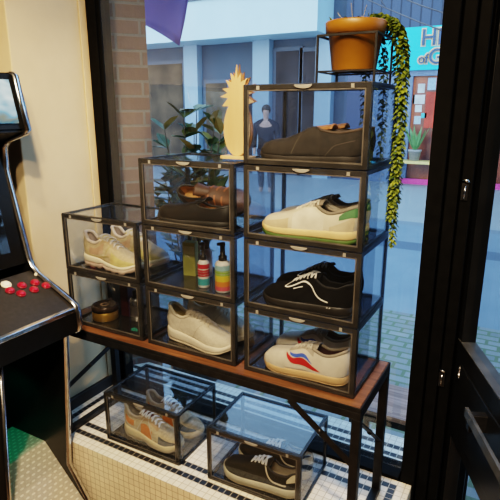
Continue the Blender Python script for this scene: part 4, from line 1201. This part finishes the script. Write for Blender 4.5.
# ---- buildings across the street, facade plane y = YFa
YFa = 11.3
def rect(bm, u0, v0, u1, v1, d0=0.0, d1=.1, level=True):
    a = at(u0, v0, YFa); b = at(u1, v1, YFa)
    bx(bm, min(a.x, b.x), max(a.x, b.x), YFa - d1, YFa - d0, min(a.z, b.z), max(a.z, b.z))
def part(nm, m, root, rects, bevel=0):
    bm = B()
    for r_ in rects: rect(bm, *r_)
    bmesh.ops.translate(bm, verts=bm.verts, vec=-Vector(root.location))
    return mk(nm, bm, m, root, bevel=bevel)
def bxpart(nm, m, root, *b):
    bm = B()
    for q in b: bx(bm, *q)
    bmesh.ops.translate(bm, verts=bm.verts, vec=-Vector(root.location))
    return mk(nm, bm, m, root)
xs = at(346, 60, YFa).x          # seam between the two shop fronts
can = thing('shop_building', 'pale shop building with wide white canopy across the street', 'building', (xs - 6, YFa, GZ))
wallm = cm('blue_grey_render', (.085, .108, .145), .8, var=.08, scale=1.5)
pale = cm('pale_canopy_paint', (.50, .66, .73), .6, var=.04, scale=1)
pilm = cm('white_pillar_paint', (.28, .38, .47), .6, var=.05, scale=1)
dkwin = cm('dark_brown_window', (.04, .036, .04), .5, spec=.08, var=.6, scale=.9)
brwin = cm('brown_lit_window', (.055, .042, .035), .5, spec=.08, scale=1.3, col2=(.15, .105, .07))
blwin = cm('blue_window', (.09, .13, .20), .5, spec=.08, var=.4, scale=.8)
bxpart('wall', wallm, can, (xs - 18, xs, YFa, YFa + .4, GZ, 8.0))
zc0 = at(250, 42, YFa).z; zc1 = at(250, 4, YFa).z
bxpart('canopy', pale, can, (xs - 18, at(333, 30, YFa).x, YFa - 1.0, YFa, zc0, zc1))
bxpart('canopy_edge', cm('dark_canopy_edge', (.10, .12, .16), .6), can, (xs - 18, at(333, 30, YFa).x, YFa - 1.05, YFa, zc1, zc1 + .06))
for (u0, u1) in ((190, 203), (257, 273), (318, 334), (98, 110), (30, 44)):
    a, b = at(u0, 100, YFa), at(u1, 100, YFa)
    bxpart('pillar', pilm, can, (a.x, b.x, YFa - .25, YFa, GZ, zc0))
def fwin(u0, u1, v0, v1, m, root=can):
    a, b = at(u0, v0, YFa), at(u1, v1, YFa)
    zt = a.z; zb_ = max(GZ + .02, b.z)
    fr = bxpart('window', cm('window_frame', (.09, .115, .155), .6), root, (a.x, b.x, YFa - .06, YFa, zb_, zt))
    ins = .10
    bm = B(); bx(bm, a.x + ins, b.x - ins, YFa - .075, YFa - .06, zb_ + ins, zt - ins); bmesh.ops.translate(bm, verts=bm.verts, vec=-Vector(root.location))
    mk('pane', bm, m, fr)
fwin(146, 190, 62, 190, brwin); 
fwin(204, 232, 80, 190, brwin); fwin(234, 256, 82, 190, dkwin)
fwin(274, 300, 48, 190, dkwin); fwin(301, 318, 48, 190, dkwin)
fwin(112, 145, 62, 190, blwin); fwin(50, 96, 62, 190, brwin)
sg = thing('shop_building', 'dark blue shop building with turquoise sign across the street', 'building', (xs + 5, YFa, GZ))
slat = brick_mat('dark_blue_slats', (.055, .085, .15), (.07, .10, .17), (.025, .035, .06), 1.0, bw=.22, rh=30, msize=.02, offset=0, rough=.6)
bxpart('wall', cm('slate_blue_wall', (.10, .14, .21), .7, var=.1, scale=2), sg, (xs, xs + 14, YFa, YFa + .4, GZ, 8.0))
bxpart('slat_cladding', slat, sg, (xs, xs + 14, YFa - .12, YFa, at(420, 29, YFa).z, 8.0))
a, b = at(383, 31, YFa), at(383, 72, YFa)
sx0, sx1 = at(378, 50, YFa).x, at(560, 50, YFa).x
sgn = bxpart('sign_board', cm('turquoise_sign_paint', (.01, .62, .78), .5, var=.04, scale=1), sg, (sx0, sx1, YFa - .22, YFa - .0, b.z, a.z))
def letters(txt, u, v, size, m, depth, yoff, bold=0.0, sxx=1.0):
    cu = bpy.data.curves.new('sign_letters', 'FONT'); cu.body = txt; cu.size = size; cu.extrude = depth; cu.offset = bold
    tmp = bpy.data.objects.new('tmp', cu); C.objects.link(tmp)
    me = bpy.data.meshes.new_from_object(tmp.evaluated_get(bpy.context.evaluated_depsgraph_get()))
    bpy.data.objects.remove(tmp)
    p = at(u, v, YFa)
    o = bpy.data.objects.new('sign_letters', me); me.materials.clear(); me.materials.append(m); C.objects.link(o)
    o.parent = sgn
    o.location = Vector((p.x, YFa - .22 - yoff, p.z)) - Vector(sg.location)
    o.rotation_euler = (pi / 2, 0, 0); o.scale = (sxx, 1, 1)
navy = cm('navy_letter_paint', (.04, .09, .20), .5); gold = cm('gold_letter_paint', (.78, .50, .16), .5)
cream_ = cm('cream_letter_edge', (.50, .50, .42), .5)
for txt, u, v, s_, sxx in (('HE', 422.6, 46.5, .47, .98), ('of', 420, 64, .27, .95), ('G', 429.6, 64.5, .44, .98)):
    letters(txt, u, v, s_, cream_, .012, .005, .032, sxx)
    letters(txt, u - .15, v - .1, s_, gold, .012, .022, .010, sxx)
    letters(txt, u + .25, v + .1, s_, navy, .012, .040, .002, sxx)
bxpart('shop_front_frame', cm('blue_grey_frame', (.16, .22, .34), .6), sg, (sx0, at(412, 110, YFa).x, YFa - .15, YFa, GZ, b.z), (at(412, 110, YFa).x, sx1, YFa - .15, YFa, b.z - .12, b.z))
pw = bxpart('shop_window', cm('red_brown_display', (.10, .04, .04), .3, scale=1.6, col2=(.36, .10, .05)), sg, (at(412, 110, YFa).x, sx1, YFa - .06, YFa - .01, at(420, 180, YFa).z, b.z - .12))
def poster(u0, v0, u1, v1, m):
    bm = B(); rect(bm, u0, v0, u1, v1, .062, .075); bmesh.ops.translate(bm, verts=bm.verts, vec=-Vector(sg.location)); mk('poster', bm, m, pw)
wht = cm('white_poster', (.60, .62, .62), .6, var=.2, scale=4); rd = cm('red_poster', (.50, .07, .04), .6, var=.3, scale=2); tq = cm('turquoise_poster', (.10, .50, .60), .6)
for r_ in ((419, 84, 425, 93, wht), (414, 95, 425, 104, wht), (416, 105, 422, 112, wht), (415, 116, 421, 124, cm('pale_blue_poster', (.40, .50, .58), .6)), (422, 113, 426.8, 118, tq), (427.2, 92, 436, 128, rd), (429, 78, 436, 90, cm('light_blue_poster', (.34, .46, .60), .6)), (408, 78, 413, 128, cm('orange_red_poster', (.45, .12, .05), .6))):
    poster(*r_)
bxpart('pink_plinth', cm('hot_pink_band', (.72, .10, .34), .6), sg, (at(398, 180, YFa).x, sx1, YFa - .20, YFa - .15, at(400, 183, YFa).z, at(400, 177, YFa).z))
bxpart('door', cm('dark_blue_door', (.05, .08, .16), .4), sg, (at(350, 60, YFa).x, at(380, 60, YFa).x, YFa - .10, YFa, GZ, at(360, 34, YFa).z))
# pot plants on a yellow bench in front of the turquoise shop
yb_ = YFa - .5
bp = at(425, 161, yb_)
t = thing('bench', 'yellow topped bench in front of the turquoise sign shop', 'bench', (bp.x, yb_, GZ))
hb = bp.z - GZ
bm = B(); bx(bm, -.75, 1.2, -.18, .18, hb - .06, hb); mk('seat', bm, cm('yellow_bench_paint', (.66, .52, .20), .6), t)
for lx in (-.65, 1.05):
    bm = B(); bx(bm, lx, lx + .08, -.15, .15, 0, hb - .06); mk('leg', bm, cm('grey_bench_leg', (.3, .3, .3), .6), t)
for i, (u, lab) in enumerate(((414, 'spiky green pot plant on the yellow bench, left one'), (441, 'spiky green pot plant on the yellow bench, right one'))):
    q = at(u, 161, yb_)
    t = thing('pot_plant', lab, 'plant', (q.x, yb_, GZ + hb + .002), 0, 'pot plants on the yellow bench')
    bm = B(); lathe(bm, [(0, 0), (.10, 0), (.14, .2), (.15, .2), (.15, .24), (.12, .24), (0, .22)], 16); mk('pot', bm, cm('grey_pot', (.35, .34, .33), .7), t, smooth=True)
    bm = B()
    for k in range(26):
        aa = random.uniform(0, 2 * pi)
        leaf(bm, Vector((cos(aa) * .04, sin(aa) * .04, .22)), Vector((cos(aa) * .45, sin(aa) * .45, 1)), Vector((cos(aa), sin(aa), 0)), random.uniform(.35, .65), .03)
    mk('leaves', bm, cm('spiky_leaf', (.10, .24, .07), .5, scale=5, col2=(.22, .38, .16)), t)
# bare tree whose twigs show at the top of the window
q = at(318, 14, 7.5)
t = thing('street_tree', 'bare street tree with thin twigs behind the pot', 'tree', (q.x + 2.22, 7.5, GZ))
bm = B()
def branch(p, d, l, r_, k):
    pts = [p]
    for i in range(4):
        d = (d + Vector((random.uniform(-.2, .2), random.uniform(-.15, .15), random.uniform(-.08, .12)))).normalized()
        pts.append(pts[-1] + d * l / 4)
    tube(bm, pts, [r_ * (1 - .12 * i) for i in range(5)], 5)
    if k:
        for i in (2, 3, 4):
            branch(pts[i], (d + Vector((random.uniform(-.9, .5), random.uniform(-.3, .3), random.uniform(-.3, .6)))).normalized(), l * .62, r_ * .55, k - 1)
tube(bm, [(0, 0, 0), (.02, 0, 1.6), (0, 0, 3.1), (-.02, 0, 4.2)], [.11, .09, .075, .05], 10)
for z_, dx in ((2.75, -1), (3.0, -.8), (3.3, .9), (3.6, -.7), (4.1, .3)):
    branch(Vector((0, 0, z_)), Vector((dx, 0, .28)).normalized(), 2.3, .013, 2)
mk('branches', bm, cm('grey_bark', (.14, .13, .14), .8), t, smooth=True)

# ------------------------------------------------------------------ light
w = bpy.data.worlds.new('sky'); bpy.context.scene.world = w; w.use_nodes = True
nt = w.node_tree; bg = nt.nodes['Background']
sky = nt.nodes.new('ShaderNodeTexSky'); sky.sky_type = 'NISHITA'; sky.sun_disc = False; sky.sun_elevation = radians(25); sky.sun_rotation = radians(200)
mixn = nt.nodes.new('ShaderNodeMix'); mixn.data_type = 'RGBA'; mixn.inputs[0].default_value = .93
nt.links.new(sky.outputs[0], mixn.inputs[6]); mixn.inputs[7].default_value = (.47, .72, 1.0, 1)
nt.links.new(mixn.outputs[2], bg.inputs[0]); bg.inputs[1].default_value = 2.2

def spot(name, p, tgt, energy, col, size, blend=.5, rad=.04):
    l = bpy.data.lights.new(name, 'SPOT'); l.energy = energy; l.color = col; l.spot_size = radians(size); l.spot_blend = blend; l.shadow_soft_size = rad
    o = bpy.data.objects.new(name, l); C.objects.link(o); o.location = p
    o.rotation_euler = (Vector(tgt) - Vector(p)).to_track_quat('-Z', 'Y').to_euler()
warm = (1.0, .74, .45)
spot('ceiling_spot', (.30, -1.05, 2.66), (-.45, -.05, .55), 165, warm, 80)
spot('ceiling_spot', (.80, -1.70, 2.66), (.1, .05, .9), 130, warm, 75)
spot('ceiling_spot', (-.09, -.70, 2.66), (-.85, .1, 1.3), 52, warm, 80, .5, .02)
l = bpy.data.lights.new('room_lamp', 'AREA'); l.energy = 22; l.color = (1, .78, .52); l.size = 1.4
o = bpy.data.objects.new('room_lamp', l); C.objects.link(o); o.location = (.6, -1.9, 2.7)
l = bpy.data.lights.new('green_led', 'SPOT'); l.energy = 1.1; l.color = (.01, 1.0, .55); l.shadow_soft_size = .01; l.spot_size = radians(150); l.spot_blend = .6
o = bpy.data.objects.new('green_led', l); C.objects.link(o); o.location = (-.935, -.22, H0 - .16)

sc = bpy.context.scene
sc.view_settings.view_transform = 'Filmic'
sc.view_settings.look = 'High Contrast'
sc.view_settings.exposure = 0.1
sc.cycles.transparent_max_bounces = 24
